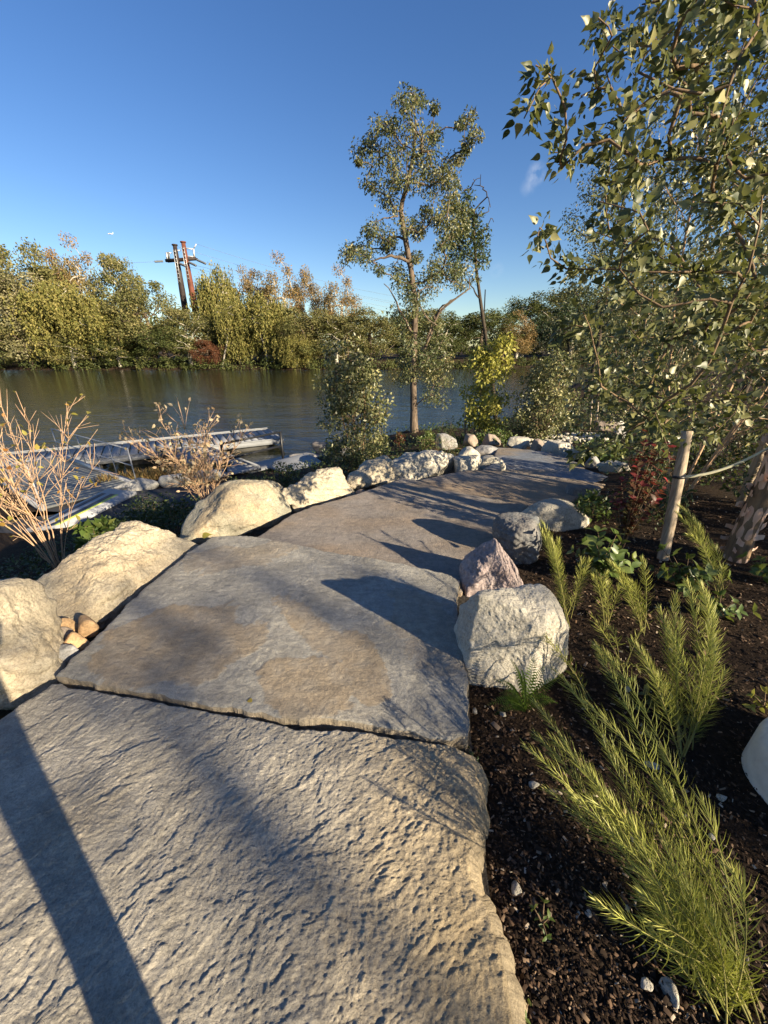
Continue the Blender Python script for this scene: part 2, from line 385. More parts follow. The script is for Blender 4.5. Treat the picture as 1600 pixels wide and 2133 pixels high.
mp = s.n('ShaderNodeMapping', Vector=co, Rotation=(0, 0, .25), Scale=(.55, 1.7, 1)).outputs[0]
w1 = s.noise(1.6, 5, .6, mp, .4); w2 = s.noise(.35, 3, .5, mp, .2); w3 = s.noise(5.5, 3, .55, mp)
hh = s.n('ShaderNodeMath', {'operation': 'ADD'}, i0=w1, i1=s.n('ShaderNodeMath', {'operation': 'MULTIPLY'}, i0=w2, i1=1.6).outputs[0]).outputs[0]
hh = s.n('ShaderNodeMath', {'operation': 'ADD'}, i0=hh, i1=s.n('ShaderNodeMath', {'operation': 'MULTIPLY'}, i0=w3, i1=.22).outputs[0]).outputs[0]
b = s.pbr((.016, .018, .010), .05, .6, s.bump(hh, .55, .08)); 
M['water'] = s.surf(b)
for nd in s.t.nodes:
    if nd.type == 'BSDF_PRINCIPLED': nd.inputs['IOR'].default_value = 1.38
s = NT('dock_wood'); co = s.objco(); mp = s.n('ShaderNodeMapping', Vector=co, Scale=(14, 1.2, 4)).outputs[0]; n = s.noise(5, 6, .6, mp)
M['dock_plank'] = s.surf(s.pbr(s.ramp(n, [(.3, (.18, .19, .21)), (.7, (.26, .27, .29))]), .65, .3, s.bump(n, .2, .01)))
M['dock_edge'] = plain('dock_edge', (.19, .20, .215), .6, .3, 0, .12, 5)
M['aluminium'] = plain('aluminium', (.32, .33, .35), .5, .5, .3, .08, 9)
M['grating'] = plain('grating', (.17, .18, .18), .6, .4, .3, .2, 30)
M['dark_metal'] = plain('dark_metal', (.020, .021, .024), .45, .5, .3, .2, 8)
M['float'] = plain('float', (.035, .034, .032), .7, .3, 0, .3, 6)
M['concrete'] = plain('concrete', (.27, .28, .29), .8, .2, 0, .10, 5, .3, 70)
M['white_block'] = plain('white_block', (.62, .61, .57), .75, .3, 0, .16, 14, .6, 45)
M['white_paint'] = plain('white_paint', (.34, .35, .37), .55, .3, 0, .05, 4)
M['navy_paint'] = plain('navy_paint', (.015, .022, .045), .5, .35, 0, .15, 6)
M['lime_paint'] = plain('lime_paint', (.42, .50, .10), .55, .3, 0, .1, 6)
M['granite'] = plain('granite', (.30, .295, .28), .8, .25, 0, .25, 40, .4, 60)
M['rust_steel'] = plain('rust_steel', (.13, .045, .028), .75, .3, .2, .4, .7)
M['black_steel'] = plain('black_steel', (.035, .026, .024), .7, .3, .2, .4, .7)
M['galv'] = plain('galv', (.55, .56, .57), .5, .4, .5, .1, 3)
M['pale_pole'] = plain('pale_pole', (.52, .46, .36), .8, .2, 0, .15, 2)
M['insulator'] = plain('insulator', (.12, .13, .14), .4, .5, 0, .1, 3)
s = NT('stake_wood'); co = s.objco(); mp = s.n('ShaderNodeMapping', Vector=co, Scale=(9, 9, .8)).outputs[0]; n = s.noise(7, 7, .65, mp, .3)
M['stake_wood'] = s.surf(s.pbr(s.ramp(n, [(.28, (.20, .15, .10)), (.6, (.42, .34, .25)), (.8, (.55, .47, .37))]), .8, .2, s.bump(n, .4, .01)))
M['strap'] = plain('strap', (.50, .48, .34), .7, .2, 0, .12, 20)
M['cloth'] = plain('cloth', (.05, .06, .08), .9, .1, 0, .2, 10)
M['skin'] = plain('skin', (.45, .28, .2), .6, .3, 0, .08, 10)
M['hair'] = plain('hair', (.03, .02, .015), .6, .3, 0, .2, 30)
M['plane_white'] = plain('plane_white', (.85, .86, .88), .4, .5, 0, .02, 1)

# ------------------------------------------------------------------ the lie of the land
WATER = -2.5
_sx = np.array([-4000, -60, -40, -20, -12, -8, -6, -4, -2, 1, 5, 10, 18, 35, 60, 200, 4000.])
_sy = np.array([-300, 4, 7.5, 9.4, 10.4, 11.6, 12.6, 13.4, 14.6, 17, 19, 26, 40, 62, 80, 130, 900.])
_fx = np.array([-4000, -120, 0, 30, 60, 200, 4000.]); _fy = np.array([60, 76, 76, 86, 98, 160, 1000.])
CTL = np.array([
 (0, -4, -.12), (-1, -1, -.14), (0, .5, -.14), (-1.2, 1, -.14), (-1, 2.4, -.14), (0, 2.2, -.14), (-.5, 3.6, -.26), (.3, 4.2, -.28), (1, 5, -.40), (1.8, 6.2, -.54), (2.4, 7.4, -.62), (2.6, 8.6, -.66),
 (.6, .4, -.10), (.75, 1.2, -.09), (1.0, .2, -.05), (1.5, 1.0, -.02), (2.2, .5, .05), (1.2, 2.1, -.06), (1.3, 3.2, -.10), (2.2, 2.2, .0), (3.2, 2.5, .04), (2.0, 4.2, -.18), (3.0, 4.4, -.08), (4.2, 3.6, .05), (2.9, 5.6, -.30), (4.0, 6.0, -.22), (3.6, 7.2, -.42), (4.6, 8.4, -.50), (6, 7, -.2), (6, 3, .1),
 (-2.3, .6, -.22), (-2.5, 1.8, -.34), (-2.3, 3.0, -.45), (-1.9, 4.2, -.58), (-1.2, 5.2, -.66), (-.5, 6.0, -.72), (.3, 6.8, -.74), (1.2, 7.8, -.74), (-3.2, 1, -.5), (-3.4, 3, -.75), (-4.2, 4.2, -1.05), (-2.9, 6.2, -1.15), (-1.2, 8.2, -1.02), (.2, 9.6, -1.0),
 (-5, 6, -1.55), (-5, 8.2, -1.9), (-6.4, 7.6, -1.9), (-7.5, 8.8, -1.92), (-8, 6, -1.85), (-3.8, 8.6, -1.8), (-6.4, 10, -1.98), (-4.5, 10.8, -2.05), (-3, 10.5, -1.8), (-3, 12.4, -2.22), (-1.2, 11.4, -1.6), (-10, 4, -1.8), (-12, 8, -2.1), (-7, 2.5, -1.3), (-6, -2, -.8), (-14, 0, -1.7),
 (1.2, 13.6, -1.35), (1.1, 14.6, -1.35), (2.6, 11, -.85), (4.5, 12, -.95), (4.2, 10.2, -.75), (6.5, 11.5, -.8), (4.2, 17, -1.7), (8, 18, -1.5), (10, 12, -.5), (14, 20, -.9), (14, 30, -1.6), (20, 36, -1.6), (30, 45, -1.2), (12, 4, .2), (10, -4, .25), (20, 10, .2), (40, 20, .5), (2, -6, .1)], float)
_d = np.linalg.norm(CTL[:, None, :2]-CTL[None, :, :2], axis=2)
_A = np.zeros((len(CTL)+1,)*2); _A[:-1, :-1] = -_d+np.eye(len(CTL))*.02; _A[-1, :-1] = 1; _A[:-1, -1] = 1
_wt = np.linalg.solve(_A, np.append(CTL[:, 2], 0))
def ground(x, y):
    x = np.atleast_1d(np.asarray(x, float)); y = np.atleast_1d(np.asarray(y, float)); sh = x.shape
    x = x.ravel(); y = y.ravel()
    xc = np.clip(x, -20, 45); yc = np.clip(y, -8, 60)
    z = np.empty(len(x))
    for a in range(0, len(x), 20000):
        q = np.stack([xc[a:a+20000], yc[a:a+20000]], 1)
        z[a:a+20000] = -np.linalg.norm(q[:, None]-CTL[None, :, :2], axis=2)@_wt[:-1]+_wt[-1]
    z = np.clip(z, -2.4, 1.0)
    d = np.interp(x, _sx, _sy)-y
    z = np.minimum(z, WATER+.02+np.where(d > 0, .7*d, .45*d)); z = np.maximum(z, -4.5)
    fd = y-np.interp(x, _fx, _fy)
    z = np.where(fd > -6, np.maximum(z, WATER+np.clip(np.where(fd > 0, .28*fd, .4*fd), -4, 1.4)), z)
    return z.reshape(sh)
def gz(x, y): return float(ground(x, y)[0])

def axis(lo, hi, near, step, grow=1.12):
    a = list(np.arange(near[0], near[1]+1e-6, step)); s = step
    v = near[1]
    while v < hi: s *= grow; v += s; a.append(v)
    v = near[0]; s = step
    while v > lo: s *= grow; v -= s; a.insert(0, v)
    return np.array(a)
gx = axis(-3500, 3500, (-4, 5), .085, 1.08); gy = axis(-600, 4000, (-1, 6), .085, 1.08)
X, Y = np.meshgrid(gx, gy); Z = ground(X, Y)
near = np.exp(-((X-1)**2+(Y-2)**2)/60)
nn = fbm(np.stack([X.ravel()*3, Y.ravel()*3, 0*X.ravel()], 1), 5).reshape(X.shape)
Z = Z+nn*(.012+.05*np.clip((np.hypot(X, Y)-5)/10, 0, 1))
n1, n2 = X.shape
i = np.arange(n1-1)[:, None]*n2+np.arange(n2-1)[None]
Q = np.stack([i, i+1, i+n2+1, i+n2], -1).reshape(-1, 4)
tag(obj('ground', new_mesh('ground', np.stack([X, Y, Z], -1).reshape(-1, 3), [Q], None, True), M['ground']), 'dark mulched planting bed and river banks', None, None, 'structure')
wa = axis(-3500, 3500, (-40, 40), 4, 1.3); wy = axis(-600, 4000, (0, 80), 4, 1.3)
X, Y = np.meshgrid(wa, wy); n1, n2 = X.shape; i = np.arange(n1-1)[:, None]*n2+np.arange(n2-1)[None]
Q = np.stack([i, i+1, i+n2+1, i+n2], -1).reshape(-1, 4)
tag(obj('river_water', new_mesh('river_water', np.stack([X, Y, 0*X+WATER], -1).reshape(-1, 3), [Q], None, True), M['water']), 'calm rippled river reflecting trees and sky', None, None, 'structure')

# ------------------------------------------------------------------ stone path
def resample(p, n, tt=None):
    p = np.asarray(p, float); s = np.r_[0, np.cumsum(np.linalg.norm(np.diff(p, axis=0), axis=1))]
    t = np.linspace(0, s[-1], n) if tt is None else tt*s[-1]; return np.stack([np.interp(t, s, p[:, k]) for k in range(p.shape[1])], 1)
def wobble(p, amp, freq, seed):
    p = p.copy(); q = np.stack([p[:, 0]*freq, p[:, 1]*freq, np.full(len(p), seed)], 1)
    e = np.minimum(1, np.minimum(np.arange(len(p)), np.arange(len(p))[::-1])/4)[:, None]
    p[:, 0:1] += amp*fbm(q, 4)[:, None]*e; p[:, 1:2] += amp*fbm(q+31, 4)[:, None]*e
    return p
def slab(name, bottom, right, top, left, z, n, m, hfun, tanfun, mat, parent, thick=.16, seed=0., amp=.03, cham=0., vp=None):
    # bottom: left to right, right: near to far, top: left to right, left: near to far
    B = wobble(resample(bottom, m), amp, 9, seed); T = wobble(resample(top, m), amp, 9, seed+3)
    L = wobble(resample(left, n, vp), amp, 9, seed+5); R = wobble(resample(right, n, vp), amp, 9, seed+8)
    u = np.linspace(0, 1, m)[None, :, None]; v = (np.linspace(0, 1, n) if vp is None else vp)[:, None, None]
    G = (1-v)*B[None]+v*T[None]+(1-u)*L[:, None]+u*R[:, None]-((1-u)*(1-v)*B[0]+u*(1-v)*B[-1]+(1-u)*v*T[0]+u*v*T[-1])
    XY = G.reshape(-1, 2); tan = tanfun(XY[:, 0], XY[:, 1]); h = hfun(XY[:, 0], XY[:, 1], tan)
    # worn, slightly rounded arris
    iu = np.minimum(np.arange(m), np.arange(m)[::-1])[None, :]*np.linalg.norm(B[-1]-B[0])/m
    iv = np.minimum(v[:, 0], 1-v[:, 0])*np.linalg.norm(L[-1]-L[0])
    e = np.minimum(iu, iv).reshape(-1)
    chip = .5+.5*fbm(np.stack([XY[:, 0]*5, XY[:, 1]*5, 0*e+seed], 1), 3)
    h = h-.008*np.exp(-e/.008)*(.3+1.4*chip)
    V = np.column_stack([XY, z+h])
    idx = np.arange(n*m).reshape(n, m)
    Q = np.stack([idx[:-1, :-1], idx[:-1, 1:], idx[1:, 1:], idx[1:, :-1]], -1).reshape(-1, 4)
    loop = np.concatenate([idx[0, :-1], idx[:-1, -1], idx[-1, :0:-1], idx[:0:-1, 0]])
    lp = V[loop]; tg = np.roll(lp, -1, 0)-np.roll(lp, 1, 0); on = nrm(np.column_stack([tg[:, 1], -tg[:, 0], 0*tg[:, 0]]))
    VV = [V]; TT = [tan]; prev = loop; base = n*m; Qs = [Q]
    for k, dz in enumerate((0., .03, .06, .10, thick)):
        off = 0 if k == 0 else .002+(.016+.12*cham)*fbm(np.column_stack([lp[:, 0]*16, lp[:, 1]*16, 0*lp[:, 0]+dz*20+seed]), 4)
        cw = cham*smooth(.3, .8, on[:, 0])*(.55+.9*np.clip(fbm(np.column_stack([lp[:, 0]*3, lp[:, 1]*6, 0*lp[:, 0]]), 4)+.3, 0, 1))*(0, .5, .8, 1, 1.1)[k]
        r = lp+on*np.reshape(off+cw, (-1, 1)); r[:, 2] = lp[:, 2]-dz
        VV.append(r); TT.append(np.full(len(loop), .75)); cur = base+np.arange(len(loop)); base += len(loop)
        Qs.append(np.stack([prev, cur, np.roll(cur, -1), np.roll(prev, -1)], -1)); prev = cur
    me = new_mesh(name, np.concatenate(VV), [np.concatenate(Qs)], None, True, {'tan': np.clip(np.concatenate(TT), 0, 1)})
    sm_ = np.ones(len(me.polygons), bool); sm_[len(Q):] = False; me.polygons.foreach_set('use_smooth', sm_)
    return obj(name, me, mat, parent)
def px(pts, z): return np.array([P(u, v, z)[:2] for u, v in pts])
def f2(x, y, s, o=0., octv=4, gain=.5): return fbm(np.stack([x*s, y*s, 0*x+o], 1), octv, 2.03, gain)
def blob(x, y, cx, cy, rx, ry, rot=0, seed=0., warp=.28):
    x, y = x+.09*f2(x, y, 4.5, seed+21, 6, .6), y+.09*f2(x, y, 4.5, seed+37, 6, .6)
    c, s_ = math.cos(rot), math.sin(rot); dx = (x-cx)*c+(y-cy)*s_; dy = -(x-cx)*s_+(y-cy)*c
    d = np.hypot(dx/rx, dy/ry)+warp*2.2*f2(x, y, 2.6, seed, 8, .62)
    return (1-smooth(.95, .99, d))*(.68+.32*smooth(-.25, .2, f2(x, y, 9, seed+3, 5)))
def terr(h, n, k=.75):          # cleft stone: flat steps with broken risers
    t = h*n; f = np.floor(t); r = t-f
    return (f+smooth(k, 1., r))/n

pb = Acc()
bed = np.array([P(u, v, -.1)[:2] for u, v in ((60, 1440), (420, 1140), (700, 1040), (860, 1003))]+[(1.2, 6.6), (1.9, 7.9), (3.2, 8.1), (3.2, 6.8), (2.4, 5.2), (1.3, 4.1), (.85, 3.0), (.55, 2.2), (.42, 1.2), (.40, .4), (.40, -1.3), (-1.95, -1.3), (-1.95, 1.2)])
LB = resample(np.array([(-2.0, -1.3), (-2.0, 1.2), (-1.8, 1.6), (-1.68, 3.2), (-1.0, 3.9), (-.3, 4.8), (.5, 5.6), (1.2, 6.6), (1.9, 8.3)]), 60)
RB = resample(np.array([(.33, -1.3), (.33, .4), (.40, 1.2), (.58, 2.2), (.9, 3.0), (1.4, 3.9), (2.1, 4.9), (3.0, 6.2), (3.3, 8.0)]), 60)
uu = np.linspace(0, 1, 24)[None, :, None]; G = (LB[:, None]*(1-uu)+RB[:, None]*uu)
zz = ground(G[..., 0], G[..., 1])+.028+.012*f2(G[..., 0].ravel(), G[..., 1].ravel(), 9).reshape(G.shape[:2])
idx = np.arange(60*24).reshape(60, 24)
Q = np.stack([idx[:-1, :-1], idx[:-1, 1:], idx[1:, 1:], idx[1:, :-1]], -1).reshape(-1, 4)
path = tag(obj('path', new_mesh('path', np.concatenate([G, zz[..., None]], -1).reshape(-1, 3), [Q], None, True), M['gravel']), 'winding path of large stone slabs', None, None, 'structure')

# near slab: rough cleft surface
def h1(x, y, t):
    x0, y0 = x, y; x = x+.13*fbm(np.stack([x*1.4, y*1.4, 0*x+71.], 1), 3); y = y+.13*fbm(np.stack([x0*1.4, y*1.4, 0*x+83.], 1), 3)
    a = .75; u = x*math.cos(a)+y*math.sin(a); v = -x*math.sin(a)+y*math.cos(a)
    big = fbm(np.stack([u*.9, v*2.0, 0*x+3.], 1), 4)
    lay = fbm(np.stack([u*2.2, v*6.5, 0*x+9.], 1), 5, 2.03, .55)
    wx = .35*fbm(np.stack([x*6, y*6, 0*x+1.], 1), 3); 
    med = fbm(np.stack([u*15+wx, v*24+wx, 0*x+5.], 1), 5, 2.1, .6)
    med = .55*med+.6*terr(med*.5+.5, 6, .45)-.3
    fin = fbm(np.stack([x*48, y*48, 0*x+2.], 1), 3, 2.1, .7)
    iso = fbm(np.stack([x*17+wx*2, y*23+wx*2, 0*x+27.], 1), 5, 2.2, .68); iso = np.maximum(iso, -.28)+.25*terr(iso*.5+.5, 8, .4)
    r = smooth(-.9, .3, x); pm = .35+1.0*smooth(-.35, .35, fbm(np.stack([x*2.3, y*2.3, 0*x+40.], 1), 3))
    fl = fbm(np.stack([u*1.6, v*3.4, 0*x+61.], 1), 7, 2.03, .58)
    med = med*pm; iso = iso*pm; ch = fbm(np.stack([u*27, v*40, 0*x+91.], 1), 5, 2.1, .62); chips = terr(ch*.5+.5, 6, .7)-.5; gr = fbm(np.stack([x*95, y*95, 0*x+5.], 1), 2, 2., .7)
    return .026*terr(fl*.5+.5, 9, .86)-.013+.012*big+.016*terr(lay*.5+.5, 6, .5)-.011+.0026*(1-.2*r)*med+(.0016+.0028*r)*iso+(.0034+.0012*r)*fin+.0022*gr+.0085*(.55+.5*r)*(.4+.6*pm)*chips
def t1(x, y): return np.clip(smooth(-.35, .45, x+.25*f2(x, y, 2.5, 4.)+.10*y)*.85+.25*smooth(.05, .5, f2(x, y, 1.8, 8.)), 0, 1)
S1z = 0.0
top1 = px([(108, 1420), (300, 1457), (480, 1487), (620, 1517), (700, 1516), (790, 1528), (940, 1553), (972, 1566)], S1z)
right1 = np.concatenate([np.array([(.33, -.8), (.33, 0.)]), px([(1066, 2133), (1060, 2040), (1030, 1920), (985, 1830), (983, 1750), (1000, 1640), (990, 1590), (972, 1566)], S1z)])
left1 = np.array([(-1.86, -.8), (-1.88, .4), (-1.86, 1.1), tuple(P(6, 1488, 0)[:2]), tuple(top1[0])])
slab('slab', np.array([(-1.86, -.8), (.33, -.8)]), right1, top1, left1, S1z, 430, 440, h1, t1, M['slab_near'], path, .15, 1., .02, .06, np.concatenate([np.linspace(0, .46, 41)[:-1], np.linspace(.46, 1, 390)]))
# second slab: smoother with brown skins left on a blue-grey bed
c1 = P(370, 1330, .01); c2 = P(640, 1425, .01); c3 = P(740, 1375, .01); c4 = P(890, 1300, .01); c5 = P(230, 1400, .01)
def t2(x, y):
    m_ = np.maximum(blob(x, y, c1[0], c1[1], .46, .38, .3, 1.), blob(x, y, c2[0], c2[1], .30, .20, -.5, 5.))
    m_ = np.maximum(m_, blob(x, y, c3[0]+.03, c3[1], .12, .30, .4, 9.))
    m_ = np.maximum(m_, .8*blob(x, y, P(660, 1320, 0)[0], P(660, 1320, 0)[1], .10, .42, .75, 23., .5))
    m_ = np.maximum(m_, .55*blob(x, y, c4[0], c4[1], .2, .45, .3, 13., .5))
    m_ = np.maximum(m_, .6*blob(x, y, -1.2, 2.75, .5, .22, .4, 17., .5))
    return np.clip(m_+.16*smooth(.1, .5, f2(x, y, 3., 6.)), 0, 1)
def h2(x, y, t):
    a = -.5; u = x*math.cos(a)+y*math.sin(a); v = -x*math.sin(a)+y*math.cos(a)
    lay = fbm(np.stack([u*1.6, v*3.2, 0*x+19.], 1), 5, 2.03, .55)
    med = fbm(np.stack([u*12, v*20, 0*x+15.], 1), 4, 2.1, .55)
    fin = fbm(np.stack([u*50, v*60, 0*x+12.], 1), 3, 2.1, .6)
    return .008*fbm(np.stack([x, y, 0*x+1.], 1), 3)+.020*(1-.6*t)*terr(lay*.5+.5, 7, .82)-.006+.007*t+.0050*(1-.40*t)*med+.0032*fin
b2 = px([(114, 1404), (300, 1441), (480, 1471), (620, 1496), (660, 1492), (700, 1496), (800, 1511), (940, 1540)], .012)
r2 = px([(940, 1540), (978, 1532), (975, 1420), (962, 1330), (952, 1260), (958, 1202)], .012)
tp2 = px([(440, 1116), (520, 1114), (600, 1128), (700, 1150), (800, 1163), (900, 1186), (958, 1202)], .012)
l2 = px([(114, 1404), (210, 1310), (300, 1222), (400, 1142), (440, 1116)], .012)
slab('slab', b2, r2, tp2, l2, .004, 255, 255, h2, t2, M['slab_mid'], path, .16, 2., .025)
def hs(k):
    def f(x, y, t): return .008*f2(x, y, 1.2, k)+.006*terr(f2(x, y, 3, k+2, 4)*.5+.5, 5)+.0022*f2(x, y, 16, k+4)+.0016*f2(x, y, 45, k+7, 2)
    return f
def ts(k, a=.35, b=.6):
    return lambda x, y: np.clip(smooth(-.1, .45, f2(x, y*2, .9, k, 4)+a-.2)*b, 0, 1)
z3 = -.045
slab('slab', px([(470, 1165), (700, 1190), (960, 1235)], z3), px([(960, 1235), (1005, 1175), (1045, 1110), (1100, 1052)], z3),
     px([(842, 994), (880, 1004), (915, 1018), (1000, 1034), (1100, 1052)], z3), px([(470, 1165), (545, 1112), (605, 1073), (650, 1055), (740, 1030), (842, 994)], z3), z3, 170, 170, hs(3.), ts(3.), M['slab_brown'], path, .16, 3.)
z4 = -.13
slab('slab', px([(800, 1045), (900, 1058), (1110, 1090)], z4), px([(1110, 1090), (1160, 1060), (1215, 1030), (1262, 1008)], z4),
     px([(992, 978), (1100, 986), (1180, 996), (1262, 1008)], z4), px([(800, 1045), (862, 1003), (925, 988), (992, 978)], z4), z4, 120, 120, hs(13.), ts(11., .5, .9), M['slab_brown'], path, .16, 4.)
z5 = -.235
slab('slab', px([(955, 1000), (1100, 1012), (1230, 1040)], z5), px([(1230, 1040), (1262, 1015), (1285, 998)], z5),
     px([(1046, 952), (1130, 962), (1215, 976), (1285, 998)], z5), px([(955, 1000), (1000, 982), (1046, 952)], z5), z5, 100, 110, hs(23.), ts(21., .28, .8), M['slab_blue'], path, .16, 5.)
z6 = -.34
slab('slab', px([(1038, 965), (1130, 976), (1240, 1000)], z6), px([(1240, 1000), (1215, 970), (1180, 951), (1130, 940)], z6),
     px([(1036, 932), (1060, 933), (1095, 936), (1130, 940)], z6), px([(1038, 965), (1030, 948), (1036, 932)], z6), z6, 80, 100, hs(33.), ts(31., .4, .8), M['slab_blue'], path, .16, 6.)

# ------------------------------------------------------------------ lower terrace by the water: asphalt, kerb, flat stones
az = -1.87
ap = np.array([P(u, v, az)[:2] for u, v in ((200, 1120), (330, 1090), (470, 1060), (560, 1025), (520, 1000), (400, 1012), (280, 1023), (150, 1045), (0, 1085), (-200, 1100))])
cen = ap.mean(0); N_ = len(ap)
V = [(*cen, az)]+[(x, y, az) for x, y in ap]
tag(obj('asphalt_path', new_mesh('asphalt_path', V, [np.array([[0, k+1, (k+1) % N_+1][::-1] for k in range(N_)])]), M['asphalt']), 'black asphalt path on the lower bank', None, None, 'structure')
ico = {}
def icosphere(k):
    if k not in ico:
        bm = bmesh.new(); bmesh.ops.create_icosphere(bm, subdivisions=k, radius=1)
        V = np.array([v.co[:] for v in bm.verts]); T = np.array([[v.index for v in f.verts] for f in bm.faces]); bm.free(); ico[k] = (V, T)
    return ico[k]
def rock_mesh(name, size, seed, sub=5, planes=9, sharp=13, rough=.085, strata=0., flat_top=0., skew=(0, 0), pl=None):
    r = np.random.default_rng(seed); d, T = icosphere(sub)
    n = nrm(r.normal(size=(planes, 3))); n = np.concatenate([n, [[0, 0, 1], [0, 0, -1]]]); h = r.uniform(.70, 1.0, planes+2); h[-2] = .92-flat_top; h[-1] = .9
    if pl is not None:
        n = np.concatenate([n[:planes], nrm(np.array([p_[0] for p_ in pl], float)), [[0, 0, -1]]]); h = np.concatenate([h[:planes]*.2+.82, [p_[1] for p_ in pl], [.9]])
    q = np.maximum(d@n.T, 0)/h[None]
    rad = (q**sharp).sum(1)**(-1/sharp)
    V = d*np.minimum(rad, 1.5)[:, None]
    V /= (np.abs(V).max(0)[None]+1e-6)
    s_ = np.asarray(size, float)/2; m_ = float(np.cbrt(np.prod(s_)))
    V = V*s_
    o = seed*3.7
    p = V/m_
    nn_ = nrm(d/s_)
    disp = rough*fbm(p*1.3+o, 4)*1.4
    rd = 1-np.abs(fbm(p*1.9+o+50, 4)); disp += rough*.9*(rd-.8)
    if strata:
        t = np.array([.35, .25, .9]); k = p@t*strata+.7*fbm(p*1.2+o+9, 4); disp += rough*.55*(terr(k, 1, .6)-k)
    cr_ = 1-np.abs(fbm(p*3.1+o+80, 5)); disp -= rough*.16*smooth(.95, 1., cr_)
    disp += rough*.34*fbm(p*6+o, 5, 2.03, .6)+rough*.15*fbm(p*20+o, 4, 2.03, .6)
    V = V+nn_*(disp*m_)[:, None]
    V[:, 0] += skew[0]*V[:, 2]; V[:, 1] += skew[1]*V[:, 2]
    return new_mesh(name, V, [T], None, True)
def boulder(label, box, zb, mat, seed, depth=.85, sub=5, group=None, rot=0., sink=.22, name='boulder', cat='boulder', **kw):
    u0, v0, u1, v1 = box; uc = (u0+u1)/2
    f = P(uc, v1, zb); t = np.linalg.norm(f-np.array([0, 0, CAMZ]))/np.linalg.norm(ray(uc, v1))
    wd = (u1-u0)*t/F; dp = wd*depth; yc = f[1]+dp*.42
    wd *= (yc/f[1])**.5
    top = D(uc, v0, yc)[2]; ht = max(.1, top-zb)
    c = D(uc, (v0+v1)/2, yc); full = ht*(1+sink)
    me = rock_mesh(name, (wd, dp, full), seed, sub, **kw)
    o = obj(name, me, M[mat]); o.location = (c[0], yc, top-full/2); o.rotation_euler = (0, 0, rot)
    return tag(o, label, cat, group)

for k, (bx_, zb, mt, lb, dep) in enumerate([((560, 955, 700, 985), -2.1, 'concrete', 'pale flat slab step at the water edge below birch clump', 1.),
        ((600, 944, 672, 966), -2.3, 'grey_rock', 'flat grey ledge stone touching the river beside black railing', .9)]):
    boulder(lb, bx_, zb, mt, 60+k, dep, 4, name='ledge_stone', cat='stone', flat_top=.25, sharp=14, rough=.025)
boulder('long flat grey slab stone on the bank under the birch clump', (690, 930, 790, 972), -1.75, 'grey_rock', 63, .9, 5, name='ledge_stone', cat='stone', flat_top=.2, sharp=12, rough=.03)
boulder('dark angular boulder at the water left of birch clump', (648, 922, 698, 948), -2.2, 'slate_rock', 62, .8, 4)
ks = [P(u, v, az+.1) for u, v in ((235, 1012), (330, 1000), (395, 993), (460, 984))]
kg = 'granite kerb blocks'
kb_lab = ['rough granite kerb block nearest the striped white pad', 'middle granite kerb block along the black asphalt', 'rough granite kerb block nearest the black railing']
for k in range(3):
    a, b = ks[k], ks[k+1]; L = np.linalg.norm(b-a)
    me = rock_mesh('kerb_block', (L*1.02, .42, .34), 70+k, 4, planes=4, sharp=22, rough=.03)
    o = obj('kerb_block', me, M['granite']); o.location = tuple((a+b)/2-np.array([0, 0, .06])); o.rotation_euler = (0, 0, math.atan2(b[1]-a[1], b[0]-a[0]))
    tag(o, kb_lab[k], 'kerb', kg)

# ------------------------------------------------------------------ floating dock, gangway, railing, striped pad
DZ = -2.12
dA, dB = P(590, 916, DZ)[:2], P(180, 962, DZ)[:2]; ax = dB-dA; ax /= np.linalg.norm(ax); pr = np.array([ax[1], -ax[0]])
if pr[1] < 0: pr = -pr
ang = math.atan2(ax[1], ax[0]); Wd = 2.75; Ld = 15.6; pw = .30
dock = thing('floating_dock', 'long grey plank floating dock lying on the river', 'dock', (*dA, WATER))
inv = Matrix.Translation((-dA[0], -dA[1], -WATER))
def dchild(name, acc, mat, parent):
    o = obj(name, acc.mesh(name), mat, parent); o.matrix_parent_inverse = inv if parent is dock else Matrix.Identity(4); return o
def dp(s_, t_, z): q = dA+ax*s_+pr*t_; return np.array([q[0], q[1], z])
a = Acc(); a.box((0, 0, 0), (pw-.05, Wd-.24, .04)); pm = a.mesh('plank')
for k in range(int(Ld/pw)):
    o = obj('plank', pm, M['dock_plank'], dock); q = dp((k+.5)*pw, Wd/2, DZ-.02+RNG.normal()*.002); o.location = (q[0]-dA[0], q[1]-dA[1], q[2]-WATER); o.rotation_euler = (0, 0, ang)
for t_ in (.06, Wd-.06):
    a = Acc(); a.bar(dp(-.02, t_, DZ-.06), dp(Ld, t_, DZ-.06), .12, .17); dchild('edge_beam', a, M['dock_edge'], dock)
    a = Acc(); a.bar(dp(0, t_, DZ+.055), dp(Ld, t_, DZ+.055), .08, .045); dchild('bull_rail', a, M['dock_edge'], dock)
a = Acc(); a.bar(dp(.02, .12, DZ-.06), dp(.02, Wd-.12, DZ-.06), .12, .16); dchild('end_beam', a, M['dock_edge'], dock)
for k in range(5):
    a = Acc(); q = dp(1.6+k*3.1, Wd/2, WATER+.03); a.box(q, (2.4, Wd-.5, .40), ang); dchild('float', a, M['float'], dock)
# dock railing at the far left end
a = Acc()
